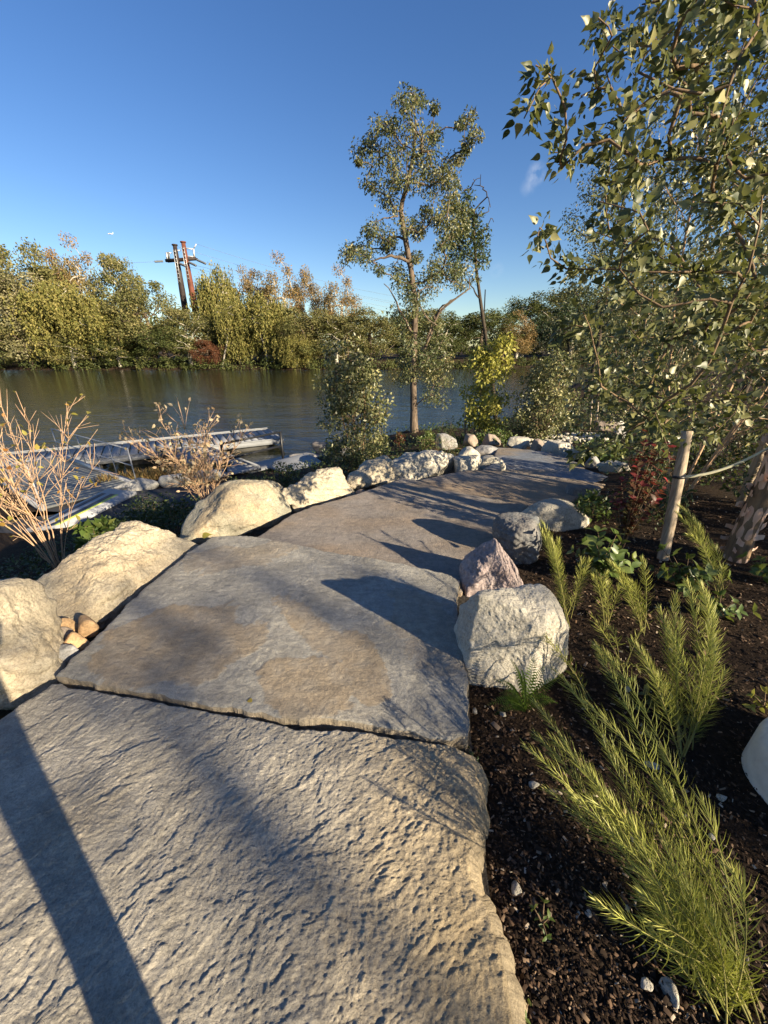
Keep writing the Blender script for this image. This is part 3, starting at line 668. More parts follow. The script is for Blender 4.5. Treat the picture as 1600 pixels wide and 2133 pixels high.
# gangway
g0 = np.array([-7.2, 8.9, -1.83]); g1 = dp(8.7, .5, DZ+.08)
gw = thing('gangway', 'grey aluminium gangway ramp with side rails leading down to the dock', 'gangway', g0)
gi = Matrix.Translation(tuple(-g0))
gd = g1-g0; gl = np.linalg.norm(gd); gdn = gd/gl; gs = np.cross(gdn, [0, 0, 1]); gs /= np.linalg.norm(gs); gwid = 1.9
def gch(name, acc, mat): o = obj(name, acc.mesh(name), mat, gw); o.matrix_parent_inverse = gi; return o
nb = 26
for k in range(nb):
    a = Acc(); c = g0+gdn*gl*(k+.5)/nb; a.bar(c-gs*gwid/2, c+gs*gwid/2, gl/nb*.86, .035); gch('deck_panel', a, M['grating'])
for sg in (-1, 1):
    a = Acc(); o_ = gs*sg*(gwid/2+.06); a.bar(g0+o_, g1+o_, .10, .18); gch('side_beam', a, M['aluminium'])
    up = np.array([0, 0, 1.0])
    for hgt in (.55, 1.0):
        a = Acc(); a.tube([g0+o_+up*hgt, (g0+g1)/2+o_+up*hgt, g1+o_+up*hgt], .017, 8); gch('handrail', a, M['aluminium'])
    for k in range(6):
        a = Acc(); c = g0+gd*k/5+o_; a.tube([c, c+up*.5, c+up], .017, 8); gch('post', a, M['aluminium'])
# small ramp between the landing and the dock, with black brace
r0 = P(500, 985, -2.05); r1 = dp(3.9, .2, DZ+.06)
rp = thing('short_ramp', 'short grey ramp joining the shore to the middle of the dock', 'ramp', r0); ri = Matrix.Translation(tuple(-r0))
rd_ = r1-r0; rl = np.linalg.norm(rd_); rn = rd_/rl; rs = np.cross(rn, [0, 0, 1]); rs /= np.linalg.norm(rs)
for k in range(14):
    a = Acc(); c = r0+rd_*(k+.5)/14; a.bar(c-rs*.62, c+rs*.62, rl/14*.9, .04); o = obj('deck_panel', a.mesh('deck_panel'), M['dock_plank'], rp); o.matrix_parent_inverse = ri
for sg in (-1, 1):
    a = Acc(); a.bar(r0+rs*sg*.68, r1+rs*sg*.68, .10, .16); o = obj('side_beam', a.mesh('side_beam'), M['dock_edge'], rp); o.matrix_parent_inverse = ri
a = Acc(); a.bar(r1-rs*.7+np.array([0, 0, .02]), r1-rs*1.3-rn*-1.3+np.array([0, 0, -.35]), .09, .09); o = obj('brace', a.mesh('brace'), M['dark_metal'], rp); o.matrix_parent_inverse = ri
# black railing
q0 = P(590, 957, -2.2); q1 = P(472, 990, -2.15); rail = thing('black_railing', 'black metal railing with two bars on the landing beside the dock', 'railing', q0); ri = Matrix.Translation(tuple(-q0))
def rch(n_, acc): o = obj(n_, acc.mesh(n_), M['dark_metal'], rail); o.matrix_parent_inverse = ri
for q in (q0, q1):
    a = Acc(); a.bar(q+np.array([0, 0, -.15]), q+np.array([0, 0, 1.02]), .07, .07); rch('post', a)
for hz_ in (1.0, .50):
    a = Acc(); e = (q1-q0)*.02; a.bar(q0-e+np.array([0, 0, hz_]), q1+e+np.array([0, 0, hz_]), .05, .06); rch('rail_bar', a)
# concrete landing under the railing
la = [P(u, v, -2.17) for u, v in ((470, 1000), (600, 966), (700, 958), (700, 940), (590, 950), (480, 975))]
a = Acc(); n_ = len(la); tp = np.array(la); bt = tp-np.array([0, 0, .3])
a.add(np.concatenate([tp, bt]), T=[[0, k, k+1] for k in range(1, n_-1)], Q=[[k, k+n_, (k+1) % n_+n_, (k+1) % n_] for k in range(n_)])
tag(obj('landing', a.mesh('landing'), M['concrete']), 'pale concrete landing at the water edge', None, None, 'structure')
# striped pad
pz = -1.80; pc = [P(u, v, pz) for u, v in ((50, 1104), (150, 1092), (284, 1024), (226, 1017))]
pad = thing('launch_pad', 'white flat landing pad with navy and lime stripes beside the asphalt', 'pad', pc[0]); pi_ = Matrix.Translation(tuple(-pc[0]))
def quad_prism(c, z, th):
    c = np.array(c); c[:, 2] = z; a = Acc(); b = c.copy(); b[:, 2] -= th
    a.add(np.concatenate([c, b]), Q=[[0, 1, 2, 3], [7, 6, 5, 4]]+[[k, k+4, (k+1) % 4+4, (k+1) % 4] for k in range(4)]); return a
o = obj('plate', quad_prism(pc, pz, .12).mesh('plate'), M['white_paint'], pad); o.matrix_parent_inverse = pi_
Pn, Pm, Pf, Pe = [np.array(c) for c in pc]        # near-left, near-right, far-right, far-left
def strip(a0, a1, e0, e1): return [Pn+(Pm-Pn)*a0+(Pe-Pn)*e0, Pn+(Pm-Pn)*a1+(Pe-Pn)*e0, (Pe+(Pf-Pe)*a1)*e1+(Pn+(Pm-Pn)*a1)*(1-e1), (Pe+(Pf-Pe)*a0)*e1+(Pn+(Pm-Pn)*a0)*(1-e1)]
for (s0, s1, mt, lab) in ((.10, .24, 'navy_paint', 'navy stripe'), (.40, .55, 'navy_paint', 'navy stripe'), (.56, .68, 'lime_paint', 'lime stripe')):
    o = obj('stripe', quad_prism(strip(s0, s1, .02, .86), pz+.004, .003).mesh('stripe'), M[mt], pad); o.matrix_parent_inverse = pi_
    o['label'] = lab

# ------------------------------------------------------------------ boulders
L_ = boulder
def edge_boulder(label, a, b, zb, ztop, width, mat, seed, sub=6, inset=.0, sink=.12, **kw):
    A_ = P(*a, zb); B_ = P(*b, zb); d = (B_-A_)[:2]; L = np.linalg.norm(d); d /= L; n = np.array([-d[1], d[0]])
    c = (A_+B_)[:2]/2+n*(width/2-inset); ht = ztop-zb+sink
    me = rock_mesh('boulder', (L, width, ht), seed, sub, **kw); o = obj('boulder', me, M[mat]); o.location = (c[0], c[1], ztop-ht/2); o.rotation_euler = (0, 0, math.atan2(d[1], d[0]))
    return tag(o, label, 'boulder')
E_ = edge_boulder
# planes in the boulder's own frame: x along the path edge, -y the face towards the path
slope = [((.05, -.80, .60), .58), ((0, .12, 1), .80), ((-.8, -.1, .55), .74), ((.85, -.1, .35), .84), ((0, .9, .4), .8), ((-.45, -.5, .75), .68)]
L_('large pale beige boulder cut off by the left frame edge', (-170, 1240, 128, 1512), -.10, 'beige_rock', 3, .8, 6, planes=6, sharp=16, rough=.11, strata=3, rot=.5, pl=[((.1, -.75, .65), .72), ((0, .1, 1), .92), ((.9, -.2, .5), .80)])
E_('long golden beige boulder with smooth face beside the second slab', (196, 1346), (452, 1114), -.06, .31, .74, 'beige_rock', 12, 7, planes=4, sharp=22, rough=.10, strata=2.5, pl=slope)
E_('greenish grey boulder with rusty orange stain left of path', (420, 1146), (662, 1044), -.10, .27, .66, 'green_rock', 21, 6, planes=6, sharp=16, rough=.10, strata=2, pl=[((-.3, -.8, .5), .72), ((.1, .0, 1), .9), ((.8, -.35, .4), .82), ((-.85, 0, .6), .78)])
E_('craggy cream boulder with ridged face, fourth along the left edge', (612, 1076), (776, 1022), -.17, .16, .60, 'beige_rock_b', 34, 6, planes=8, sharp=12, rough=.15, strata=4, pl=[((-.1, -.85, .45), .74), ((-.15, .1, 1), .9), ((.9, -.2, .25), .85)])
E_('small sunlit cream boulder between two larger rocks left of path', (752, 1032), (862, 992), -.20, .11, .5, 'beige_rock_b', 45, 6, planes=8, sharp=11, rough=.14, pl=[((-.2, -.85, .5), .75), ((-.5, .1, .8), .8)])
E_('blotchy white and grey boulder at the left bend of the path', (840, 1018), (968, 982), -.26, .10, .62, 'white_rock', 56, 6, planes=9, sharp=11, rough=.14, pl=[((0, -.85, .5), .78), ((0, .1, 1), .9)])
L_('whitish rounded boulder just right of the blotchy one at the bend', (930, 950, 1004, 998), -.34, 'white_rock', 67, .8, 5, rough=.07)
L_('low pale wedge boulder at the tip of the left row', (988, 948, 1052, 984), -.40, 'white_rock', 78, .7, 5, rough=.08, skew=(.2, 0))
L_('small flat whitish stone lying behind the left boulder row', (948, 933, 1000, 958), -.48, 'white_rock', 79, .7, 4)
L_('grey angular stone behind the pale wedge boulder', (985, 930, 1042, 956), -.50, 'grey_rock', 80, .7, 4)
L_('rounded grey boulder at the far left of the path end', (900, 904, 952, 932), -.62, 'grey_rock', 81, .8, 4)
L_('brownish mossy boulder at the end of the path', (956, 905, 1000, 932), -.60, 'brown_rock', 82, .8, 4)
L_('dull purple brown boulder at the end of the path by green leaves', (998, 904, 1044, 932), -.58, 'brown_rock', 83, .8, 4)
L_('round white boulder at the far right of the path end', (1056, 912, 1106, 942), -.55, 'white_rock', 84, .8, 5, rough=.05)
L_('reddish brown round boulder between two white ones', (1096, 917, 1140, 948), -.54, 'brown_rock', 85, .8, 5, rough=.05)
L_('broad white grey boulder on the far right path edge', (1134, 922, 1200, 960), -.50, 'white_rock', 86, .8, 5, rough=.06)
L_('cream boulder partly behind drooping birch leaves', (1178, 936, 1222, 966), -.48, 'white_rock', 87, .8, 4)
L_('blue grey boulder on the right edge of the far path', (1216, 950, 1258, 988), -.42, 'grey_rock', 88, .8, 5)
L_('pale boulder behind the red leaved shrub', (1242, 958, 1308, 1000), -.36, 'white_rock', 89, .8, 5)
L_('low dark blue grey rock beside the path at the bend', (1176, 1008, 1268, 1060), -.28, 'slate_rock', 90, .7, 5, rough=.06)
L_('large pale grey boulder beside the red leaved shrub', (1074, 1036, 1225, 1118), -.18, 'white_rock', 91, .75, 6, rough=.05, strata=2)
L_('dark layered slate boulder with flat top right of path', (1018, 1082, 1140, 1188), -.12, 'slate_rock', 92, .8, 6, rough=.10, strata=4, flat_top=.1, sharp=10)
L_('pointed pink purple granite boulder right of path', (940, 1124, 1106, 1252), -.10, 'pink_rock', 95, .6, 6, rough=.12, planes=4, sharp=16, sink=.35, pl=[((-.62, -.25, .72), .66), ((.66, -.2, .66), .60), ((.1, -.9, .42), .70), ((0, .9, .5), .7), ((-.3, -.4, .9), .84)])
L_('big white block boulder beside the path with sunlit face', (946, 1208, 1192, 1436), -.09, 'white_rock', 104, .66, 7, rough=.075, planes=1, sharp=26, strata=1.5, sink=.2, rot=-.12, pl=[((.16, -.12, 1), .66), ((-.22, -.95, .34), .66), ((-1, -.1, .12), .74), ((.80, -.62, .15), .68), ((.75, -.1, .70), .72), ((1, .2, .1), .8), ((0, 1, .2), .7), ((-.3, .5, .8), .72)])
L_('brownish grey boulder in the shade above the white cobbles', (1238, 878, 1282, 908), -.55, 'brown_rock', 97, .8, 4)
L_('bluish white boulder farthest back beside the brownish one', (1276, 876, 1306, 900), -.55, 'white_rock', 98, .8, 4)
L_('low grey stone right of the cobbles in the shade', (1270, 892, 1312, 912), -.52, 'grey_rock', 99, .8, 4)
# white cobble drift
a = Acc(); r = np.random.default_rng(5); d0, T0 = icosphere(2)
for k in range(170):
    q = P(r.uniform(1105, 1262), r.uniform(884, 918), -.5); s_ = r.uniform(.04, .09); V0 = d0*np.array([s_, s_*r.uniform(.7, 1), s_*.65])*(1+.2*pn(d0*1.5+k))[:, None]
    a.add(V0+np.array([q[0], q[1], gz(q[0], q[1])+s_*.4+r.uniform(0, .05)]), T=T0)
tag(obj('cobbles', a.mesh('cobbles', True), M['white_rock']), 'drift of small white cobbles beyond the path', 'cobbles', None, 'stuff')
# small stones wedged between the two big left boulders, and a few others
sm = [((112, 1292, 160, 1330), 'tan_cobble', 'flat buff stone tucked under the long golden boulder'), ((104, 1306, 150, 1346), 'brown_rock', 'brown chipped stone in the gap between the two left boulders'),
      ((158, 1288, 208, 1332), 'tan_cobble', 'orange tan cobble against the long golden boulder'), ((134, 1318, 184, 1358), 'tan_cobble', 'round orange cobble with reddish blotches in the boulder gap'),
      ((98, 1346, 128, 1368), 'brown_rock', 'small dark brown stone in the left boulder gap'), ((108, 1352, 160, 1388), 'grey_rock', 'flat grey brown wedge stone touching the slab corner'), ((80, 1376, 112, 1412), 'beige_rock_b', 'crumbly cream stone at the corner of the near slab'),
      ((610, 1040, 634, 1062), 'tan_cobble', 'small rusty stone at the end of the greenish boulder'), ((632, 1040, 660, 1056), 'white_rock', 'small white stone below the craggy cream boulder'), ((740, 1018, 768, 1034), 'brown_rock', 'small brown stone between craggy and small cream boulders'), ((1040, 962, 1054, 980), 'white_rock', 'tiny white pebble at the tip of the left boulder row'), ((676, 1034, 690, 1046), 'grey_rock', 'tiny grey pebble below the craggy cream boulder')]
for k, (b, mt, lb) in enumerate(sm):
    L_(lb, b, -.06 if b[1] > 1200 else -.19, mt, 120+k, .8, 4, name='small_stone', cat='stone', rough=.04, sharp=5, sink=.3)
for k, (u, v, s_) in enumerate(((1116, 1622, .035), (1082, 1835, .04), (1356, 1596, .04), (1306, 1440, .03), (1012, 1812, .022), (1500, 1670, .03), (1404, 2062, .045), (1350, 2040, .03), (990, 1468, .03), (1050, 1476, .03), (1480, 1745, .025), (1230, 1890, .02))):
    q = P(u, v, -.05); me = rock_mesh('pebble', (s_*1.3, s_, s_*.8), 150+k, 3, rough=.06)
    o = obj('pebble', me, M['white_rock']); o.location = (q[0], q[1], gz(q[0], q[1])+s_*.25); o.rotation_euler = (0, 0, k*1.3)
    tag(o, 'small whitish pebble lying in the dark mulch', 'pebble', 'white pebbles in the mulch')
# fallen yellow leaf on the boulder
# white smooth block at the right edge
bb = thing('cast_block', 'smooth white rounded cast block at the right frame edge', 'block', P(1600, 1640, 0))
def rounded_prism(cx, cy, rx, ry, z0, z1, bev, k=48, e=3.2):
    a = np.linspace(0, 2*math.pi, k, endpoint=False); c, s_ = np.cos(a), np.sin(a)
    sx_ = np.sign(c)*np.abs(c)**(2/e); sy_ = np.sign(s_)*np.abs(s_)**(2/e)
    rings = [(1.02, z0), (1., z0+.02), (.985, z1-bev*1.0), (.965, z1-bev*.5), (.925, z1-bev*.15), (.86, z1)]
    V = []; 
    for f_, z in rings: V.append(np.stack([cx+rx*f_*sx_, cy+ry*f_*sy_, 0*c+z], 1))
    V = np.concatenate(V+[np.array([[cx, cy, z1]])]); n_ = len(rings)
    Q = [[i_*k+j, i_*k+(j+1) % k, (i_+1)*k+(j+1) % k, (i_+1)*k+j] for i_ in range(n_-1) for j in range(k)]
    T = [[(n_-1)*k+j, (n_-1)*k+(j+1) % k, n_*k] for j in range(k)]
    a_ = Acc(); a_.add(V, T=T, Q=Q); return a_
bp = np.array(bb.location)
o = obj('body', rounded_prism(.26, -.05, .30, .26, -.08, .20, .05, 56, 2.6).mesh('body', True), M['white_block'], bb)
o = obj('raised_panel', rounded_prism(.27, -.05, .21, .18, .19, .212, .012, 56, 2.6).mesh('raised_panel', True), M['white_block'], bb)

# ------------------------------------------------------------------ growing things
def grow(trunk, targets, rng, seg=.3, up=.6, wig=.06, r_tip=.004, expo=.5, r_base=None):
    nodes = [np.asarray(p, float) for p in trunk]; par = [-1]+list(range(len(trunk)-1)); ntr = len(trunk)
    T = np.asarray(targets, float); tr = np.asarray(trunk, float)
    dist = np.min(np.linalg.norm(T[:, None]-tr[None], axis=2), axis=1)
    tips = []
    for k in np.argsort(dist):
        g = T[k]; Nn = np.array(nodes)
        d = np.linalg.norm(Nn-g, axis=1)+up*np.maximum(0, Nn[:, 2]-g[2]+.25*np.linalg.norm(Nn[:, :2]-g[:2], axis=1))
        j = int(np.argmin(d)); p0 = nodes[j]; L = np.linalg.norm(g-p0)
        if L < 1e-4: tips.append(j); continue
        pd = p0-nodes[par[j]] if par[j] >= 0 else np.array([0, 0, 1.]); pd = pd/max(np.linalg.norm(pd), 1e-6)
        c = p0+pd*L*.28+(g-p0)*.25+rng.normal(size=3)*wig*L; n = max(2, int(L/seg)+1); prev = j
        for q in range(1, n+1):
            t = q/n; pt = (1-t)**2*p0+2*t*(1-t)*c+t*t*g+(rng.normal(size=3)*wig*L/n if q < n else 0)
            nodes.append(pt); par.append(prev); prev = len(nodes)-1
        tips.append(prev)
    n = len(nodes); cnt = np.zeros(n)
    for t in tips: cnt[t] += 1
    for q in range(n-1, -1, -1):
        if q >= ntr and par[q] >= 0: cnt[par[q]] += cnt[q]
    for q in range(ntr-1, 0, -1): cnt[par[q]] += cnt[q]
    rad = r_tip*np.maximum(cnt, 1)**expo
    if r_base is not None: rad[:ntr] = np.maximum(rad[:ntr], np.linspace(r_base, r_base*.25, ntr))
    return np.array(nodes), np.array(par), rad, tips
def skeleton(acc, N, par, rad, k=5):
    e = np.where(par >= 0)[0]; big = rad[e] > np.median(rad)*2.5
    for sel, kk in ((e[big], max(k, 8)), (e[~big], k)):
        if len(sel):
            rb = rad[sel]; ra = np.minimum(rad[par[sel]], rb*1.35); d_ = nrm(N[sel]-N[par[sel]])
            frusta(acc, N[par[sel]], N[sel]+d_*rb[:, None]*.25, ra, rb, kk)
def rdir(rng, n): return nrm(rng.normal(size=(n, 3)))
def clump_leaves(acc, C, R, per, size, kind, rng, droop=.25, out=.6, jit=.35, flat=.8, bias=None):
    """leaves in fuzzy balls round the points C"""
    C = np.asarray(C); R = np.broadcast_to(np.asarray(R, float), (len(C),)); n = len(C)*per
    d = rdir(rng, n); rr = rng.random(n)**.45
    c = np.repeat(C, per, 0); r = np.repeat(R, per)
    p = c+d*(rr*r)[:, None]*np.array([1, 1, flat])
    ax_ = d*out+rdir(rng, n)*.7-np.array([0, 0, droop]); no = rdir(rng, n)*.9+np.array([0, 0, .28])+d*.55
    s_ = size*rng.uniform(1-jit, 1+jit, n)
    tone = np.repeat(rng.normal(0, .16, len(C)), per)
    leaves(acc, p, ax_, no, s_, kind, np.clip(rng.random(n)*.75+.12+tone, 0, 1))

def tree(name, label, base, trunk, targets, leafmat, barkmat, rng, per=40, clr=.3, size=.06, kind='oval', seg=.3, r_tip=.006, expo=.5, r_base=None, cat='tree', group=None, extra=None, k=5, droop=.25, wig=.06, up=.6, leafy=None):
    base = np.asarray(base, float)
    t = thing(name, label, cat, base, group)
    N, par, rad, tips = grow(trunk, targets, rng, seg, up, wig, r_tip, expo, r_base)
    a = Acc(); skeleton(a, N-base, par, rad, k); 
    obj('trunk' if cat == 'tree' else 'stems', a.mesh('trunk', True), barkmat, t)
    a = Acc(); C = N[tips]-base
    if leafy is not None: C = C[leafy[:len(C)]]
    clump_leaves(a, C, clr, per, size, kind, rng, droop)
    obj('crown' if cat == 'tree' else 'foliage', a.mesh('crown'), leafmat, t)
    return t, N, par, rad, tips

# --- far bank: prototypes on a 10 m scale, copied
def ell(rng, n, c, r, shell=.55):
    d = rdir(rng, n); q = shell+(1-shell)*rng.random(n)**.6; return np.asarray(c)+d*q[:, None]*np.asarray(r)
def proto(kind, seed):
    rng = np.random.default_rng(seed); tr = [(0, 0, 0), (.1, 0, 2), (.05, .1, 4), (.1, 0, 6)]
    if kind in ('olive', 'pale', 'dark', 'red'):
        nn = 84; T = ell(rng, nn, (0, 0, 5.0), (3.2, 3.2, 4.7), .5); T = T+.6*rng.normal(size=T.shape)*np.array([1, 1, .7])
        T = T[T[:, 2] > .7]; per = 190; cl = 1.0; sz = .21; kd = 'quad'; dr = .2; nb_ = 'bark_pale' if seed % 2 else 'bark'
    elif kind == 'willow':
        T = ell(rng, 60, (0, 0, 5.9), (3.0, 3.0, 3.8), .5); T = T[T[:, 2] > 2.0]; per = 1; cl = .5; sz = .2; kd = 'long'; dr = 1.5; nb_ = 'bark_pale'
    else:
        T = np.concatenate([ell(rng, 60, (0, 0, 6.0), (2.6, 2.6, 4.0), .4), ell(rng, 34, (0, 0, 3.), (2.2, 2.2, 2.0), .4)]); T = T[T[:, 2] > 1]; per = 190; cl = 1.0; sz = .18; kd = 'quad'; dr = .2; nb_ = 'bark_pale'
    N, par, rad, tips = grow([np.array(p, float) for p in tr], T, rng, .8, .8, .10, .030, .5, .2)
    tips = [t_ for q_, t_ in enumerate(tips) if q_ % 6]
    a = Acc(); skeleton(a, N, par, rad, 4); tm = a.mesh('trunk', True); tm.materials.append(M[nb_])
    a = Acc()
    if kind == 'willow':
        C = N[tips]; S = []
        for c in C:
            for q in range(30):
                o_ = c+rng.normal(size=3)*np.array([.75, .75, .5]); L = rng.uniform(.9, 2.6); n = int(L/.11); t_ = np.arange(n)[:, None]/n
                S.append(o_+t_*L*np.array([0, 0, -1])+np.array([1, .2, 0])*t_*rng.normal()*.3+rng.normal(size=(n, 3))*.07)
        S = np.concatenate(S); S = S[S[:, 2] > .2]; n = len(S)
        leaves(a, S, rdir(rng, n)*.7-np.array([0, 0, 1.]), rdir(rng, n), .30*rng.uniform(.6, 1.3, n), 'long', None, 1.8)
    else: clump_leaves(a, N[tips], cl*rng.uniform(.55, 1.35, len(tips)), per, sz, kd, rng, dr)
    cm = a.mesh('crown'); cm.materials.append(M['far_'+{'airy': 'brown'}.get(kind, kind)])
    return tm, cm
PRO = {(k, v): proto(k, 100+11*q+v) for q, k in enumerate(('olive', 'pale', 'dark', 'willow', 'airy')) for v in (0, 1)}
PRO[('red', 0)] = proto('red', 300)
far_rng = np.random.default_rng(77)
def far_tree(kind, var, u, vtop, half, y, label, name='far_tree', cat='tree', group='trees along the far bank', sc=None):
    x = D(u, 740, y)[0]; z0 = max(gz(x, y), WATER-.1); H = D(u, vtop, y)[2]-z0
    wd = half*y/ray(u, 700)[1]/F
    t = thing(name, label, cat, (x, y, z0), group)
    s_ = H/10.; sx_ = wd/3.6
    tm, cm = PRO[(kind, var)]; rz = far_rng.uniform(0, 6.28)
    for n_, me in (('trunk', tm), ('crown', cm)):
        o = obj(n_, me, None, t); o.scale = (sx_, sx_, s_); o.rotation_euler = (0, 0, rz)
    return t
FT = far_tree
FT('pale', 0, -20, 488, 115, 78.5, 'tall pale leaved tree at the far left shore', name='poplar_tree')
FT('pale', 1, -150, 470, 110, 80, 'tall pale tree beyond the left frame edge', name='poplar_tree')
FT('pale', 1, 55, 560, 75, 78, 'pale creamy green tree right of the leftmost one', name='poplar_tree')
FT('olive', 0, 110, 503, 66, 84, 'tall olive tree with bare white limb, second skyline peak from left')
FT('airy', 0, 205, 500, 56, 88, 'thin russet topped tree on the skyline left of the twin poles')
FT('airy', 1, 160, 520, 50, 90, 'sparse brown tree between the olive tree and the russet top')
FT('olive', 1, 278, 520, 52, 84, 'rounded green tree on the skyline nearest left of the twin poles')
FT('willow', 0, 150, 572, 74, 79, 'drooping green willow below the left skyline trees', name='willow_tree')
FT('willow', 1, 232, 610, 62, 79, 'yellow green willow in front of the russet topped tree', name='willow_tree')
FT('olive', 0, 322, 580, 64, 79, 'bright green tree below left of the twin poles')
FT('olive', 1, 395, 640, 58, 78.6, 'low olive tree right under the twin poles')
FT('dark', 0, 345, 668, 62, 77.6, 'round dark bush at the water below the twin poles', name='shore_bush', cat='bush')
FT('dark', 1, 245, 690, 50, 77.4, 'low dark drooping bush at the water, left of the round dark bush', name='shore_bush', cat='bush')
FT('olive', 0, 60, 668, 66, 77.2, 'low green bush on the shore below the pale trees', name='shore_bush', cat='bush')
FT('olive', 1, 150, 690, 55, 77.2, 'small green bush on the shore under the left willow', name='shore_bush', cat='bush')
FT('willow', 1, 470, 543, 48, 90, 'tall airy weeping tree just right of the twin poles', name='willow_tree')
FT('airy', 1, 540, 558, 46, 92, 'lower brown skyline tree right of the weeping tree')
FT('airy', 0, 602, 536, 56, 90, 'tallest brown tinted tree right of the twin poles')
FT('airy', 1, 650, 560, 42, 92, 'slim brown tree between the two tall autumn trees')
FT('airy', 0, 715, 562, 52, 88, 'orange brown autumn tree at the right end of the left wood')
FT('willow', 0, 498, 612, 46, 79.5, 'yellow green birch like tree with pale leaning trunk at the shore', name='willow_tree')
FT('willow', 1, 566, 604, 58, 80, 'broad weeping yellow green tree in the middle of the far shore', name='willow_tree')
FT('olive', 0, 640, 640, 60, 79, 'green rounded tree below the orange brown autumn tree')
FT('willow', 0, 615, 690, 46, 77.2, 'low yellow green willow trailing into the water', name='willow_tree')
FT('red', 0, 432, 706, 34, 77, 'reddish brown bush at the far water edge', name='shore_bush', cat='bush')
FT('olive', 1, 700, 652, 62, 79, 'mid green tree left behind the birch clump')
FT('olive', 0, 770, 640, 58, 82, 'olive tree behind the oak lower trunk')
FT('dark', 0, 850, 648, 60, 88, 'dark tree directly behind the oak')
FT('dark', 1, 925, 650, 60, 90, 'dark tree right of the oak on the far bank')
FT('olive', 1, 890, 640, 44, 98, 'yellowish tree peeking over the dark ones behind the oak')
FT('dark', 0, 1000, 640, 66, 94, 'dark tree behind the yellow green sapling')
FT('airy', 0, 1075, 650, 46, 93, 'brownish thin tree over the right far shore')
FT('dark', 1, 1085, 612, 66, 106, 'dark hump of trees on the right skyline')
FT('olive', 1, 1160, 598, 74, 108, 'broad olive tree at the top of the right skyline')
FT('pale', 0, 1185, 640, 60, 97, 'pale olive tree on the right far bank')
FT('olive', 0, 1250, 600, 70, 100, 'olive tree on the right far bank half behind birch')
FT('dark', 0, 1330, 590, 90, 104, 'dark tree on the far right bank behind birch')
FT('dark', 1, 1450, 590, 110, 108, 'dark far right tree hidden by birch leaves')
FT('olive', 1, 1580, 580, 120, 112, 'far right olive tree at the frame edge')
# undergrowth and back wood that only reads as a mass
a = Acc(); rng = np.random.default_rng(9)
n = 420; xs = rng.uniform(-105, 120, n); ys = np.interp(xs, _fx, _fy)+rng.uniform(-.6, 2.2, n); C = np.stack([xs, ys, WATER+rng.uniform(.1, 1.6, n)], 1)
clump_leaves(a, C, rng.uniform(.6, 1.3, n), 60, .32, 'quad', rng, .3)
tag(obj('undergrowth', a.mesh('undergrowth'), M['far_dark']), 'tangled undergrowth along the far water line', 'undergrowth', None, 'stuff')
a = Acc(); n = 700; xs = rng.uniform(-190, 230, n); ys = np.interp(xs, _fx, _fy)+rng.uniform(30, 60, n); C = np.stack([xs, ys, rng.uniform(-1, 9, n)], 1)
clump_leaves(a, C, rng.uniform(1.5, 3., n), 36, .95, 'quad', rng, .2)
tag(obj('back_wood', a.mesh('back_wood'), M['far_dark']), 'dim wood closing the gaps behind the far trees', 'wood', None, 'stuff')
# pale dead limbs seen in the far wood: leaning birch trunks
for (u0, v0, u1, v1, y, lb) in ((460, 768, 482, 640, 77.3, 'thin white leaning birch trunk rising from the far shore'), (560, 765, 540, 690, 77.8, 'slim pale trunk leaning left at the shore')):
    p0 = D(u0, v0, y); p1 = D(u1, v1, y); t = thing('dead_trunk', lb, 'trunk', p0)
    a = Acc(); m_ = (p0+p1)/2-p0+np.array([.3, 0, 0]); a.tube([np.zeros(3)-np.array([0, 0, .6]), m_, p1-p0], [.2, .15, .05], 6)
    for q in range(5):
        f_ = .45+.1*q; s0 = (p1-p0)*f_; a.tube([s0, s0+np.array([(-1)**q*1.1, .2, 1.3])], [.06, .02], 4)
    obj('stem', a.mesh('stem', True), M['bark_pale'], t)

# --- transmission poles, pale pole, wires
py = 100.
pyl = thing('power_pylon', 'twin rusty steel poles carrying a cross arm and power lines', 'pylon', D(395, 700, py)); pb0 = np.array(pyl.location)
def pch(n_, acc, mat, par=None, sm=False): return obj(n_, acc.mesh(n_, sm), M[mat], par or pyl)
tops = {}
for (ub, ut, vt, mt, nm) in ((385.5, 364, 511, 'black_steel', 'L'), (406, 381.5, 505, 'rust_steel', 'R')):
    b = D(ub, 642, py)-pb0; tpp = D(ut, vt, py)-pb0; b = b+(b-tpp)*.35
    a = Acc(); a.tube([b, (b+tpp)/2, tpp], [.76, .62, .42], 16); p_ = pch('pole', a, mt, None, True); tops[nm] = tpp
    a = Acc(); a.tube([tpp-np.array([0, 0, .05]), tpp+np.array([0, 0, .18])], [.60, .60], 16); pch('cap', a, mt, p_)
    a = Acc(); d_ = (b-tpp)/np.linalg.norm(b-tpp)
    for q in range(9): c = tpp+d_*(1.2+.7*q)+np.array([.0, -.60, 0]); a.box(c, (.5, .12, .08))
    for sx_ in (-.25, .25): a.bar(tpp+d_*.9+np.array([sx_, -.60, 0]), tpp+d_*7.2+np.array([sx_, -.68, 0]), .07, .07)
    pch('ladder', a, 'galv', p_)
cl_, cr_ = D(345, 543, py)-pb0, D(408, 538, py)-pb0
a = Acc(); a.bar(cl_, cr_, .45, .55); a.bar(cl_+np.array([0, .9, 0]), cr_+np.array([0, .9, 0]), .3, .4)
for q in range(9): a.bar(cl_+(cr_-cl_)*q/8, cl_+(cr_-cl_)*q/8+np.array([0, .9, 0]), .15, .2)
arm = pch('cross_arm', a, 'black_steel')
def bara(n_, p, q, w_, mt): a = Acc(); a.bar(p, q, w_, w_); return pch(n_, a, mt)
bara('bracket', D(382, 516, py)-pb0, D(403, 519, py)-pb0, .22, 'galv'); bara('bracket', D(363, 521, py)-pb0, D(376, 522, py)-pb0, .2, 'galv')
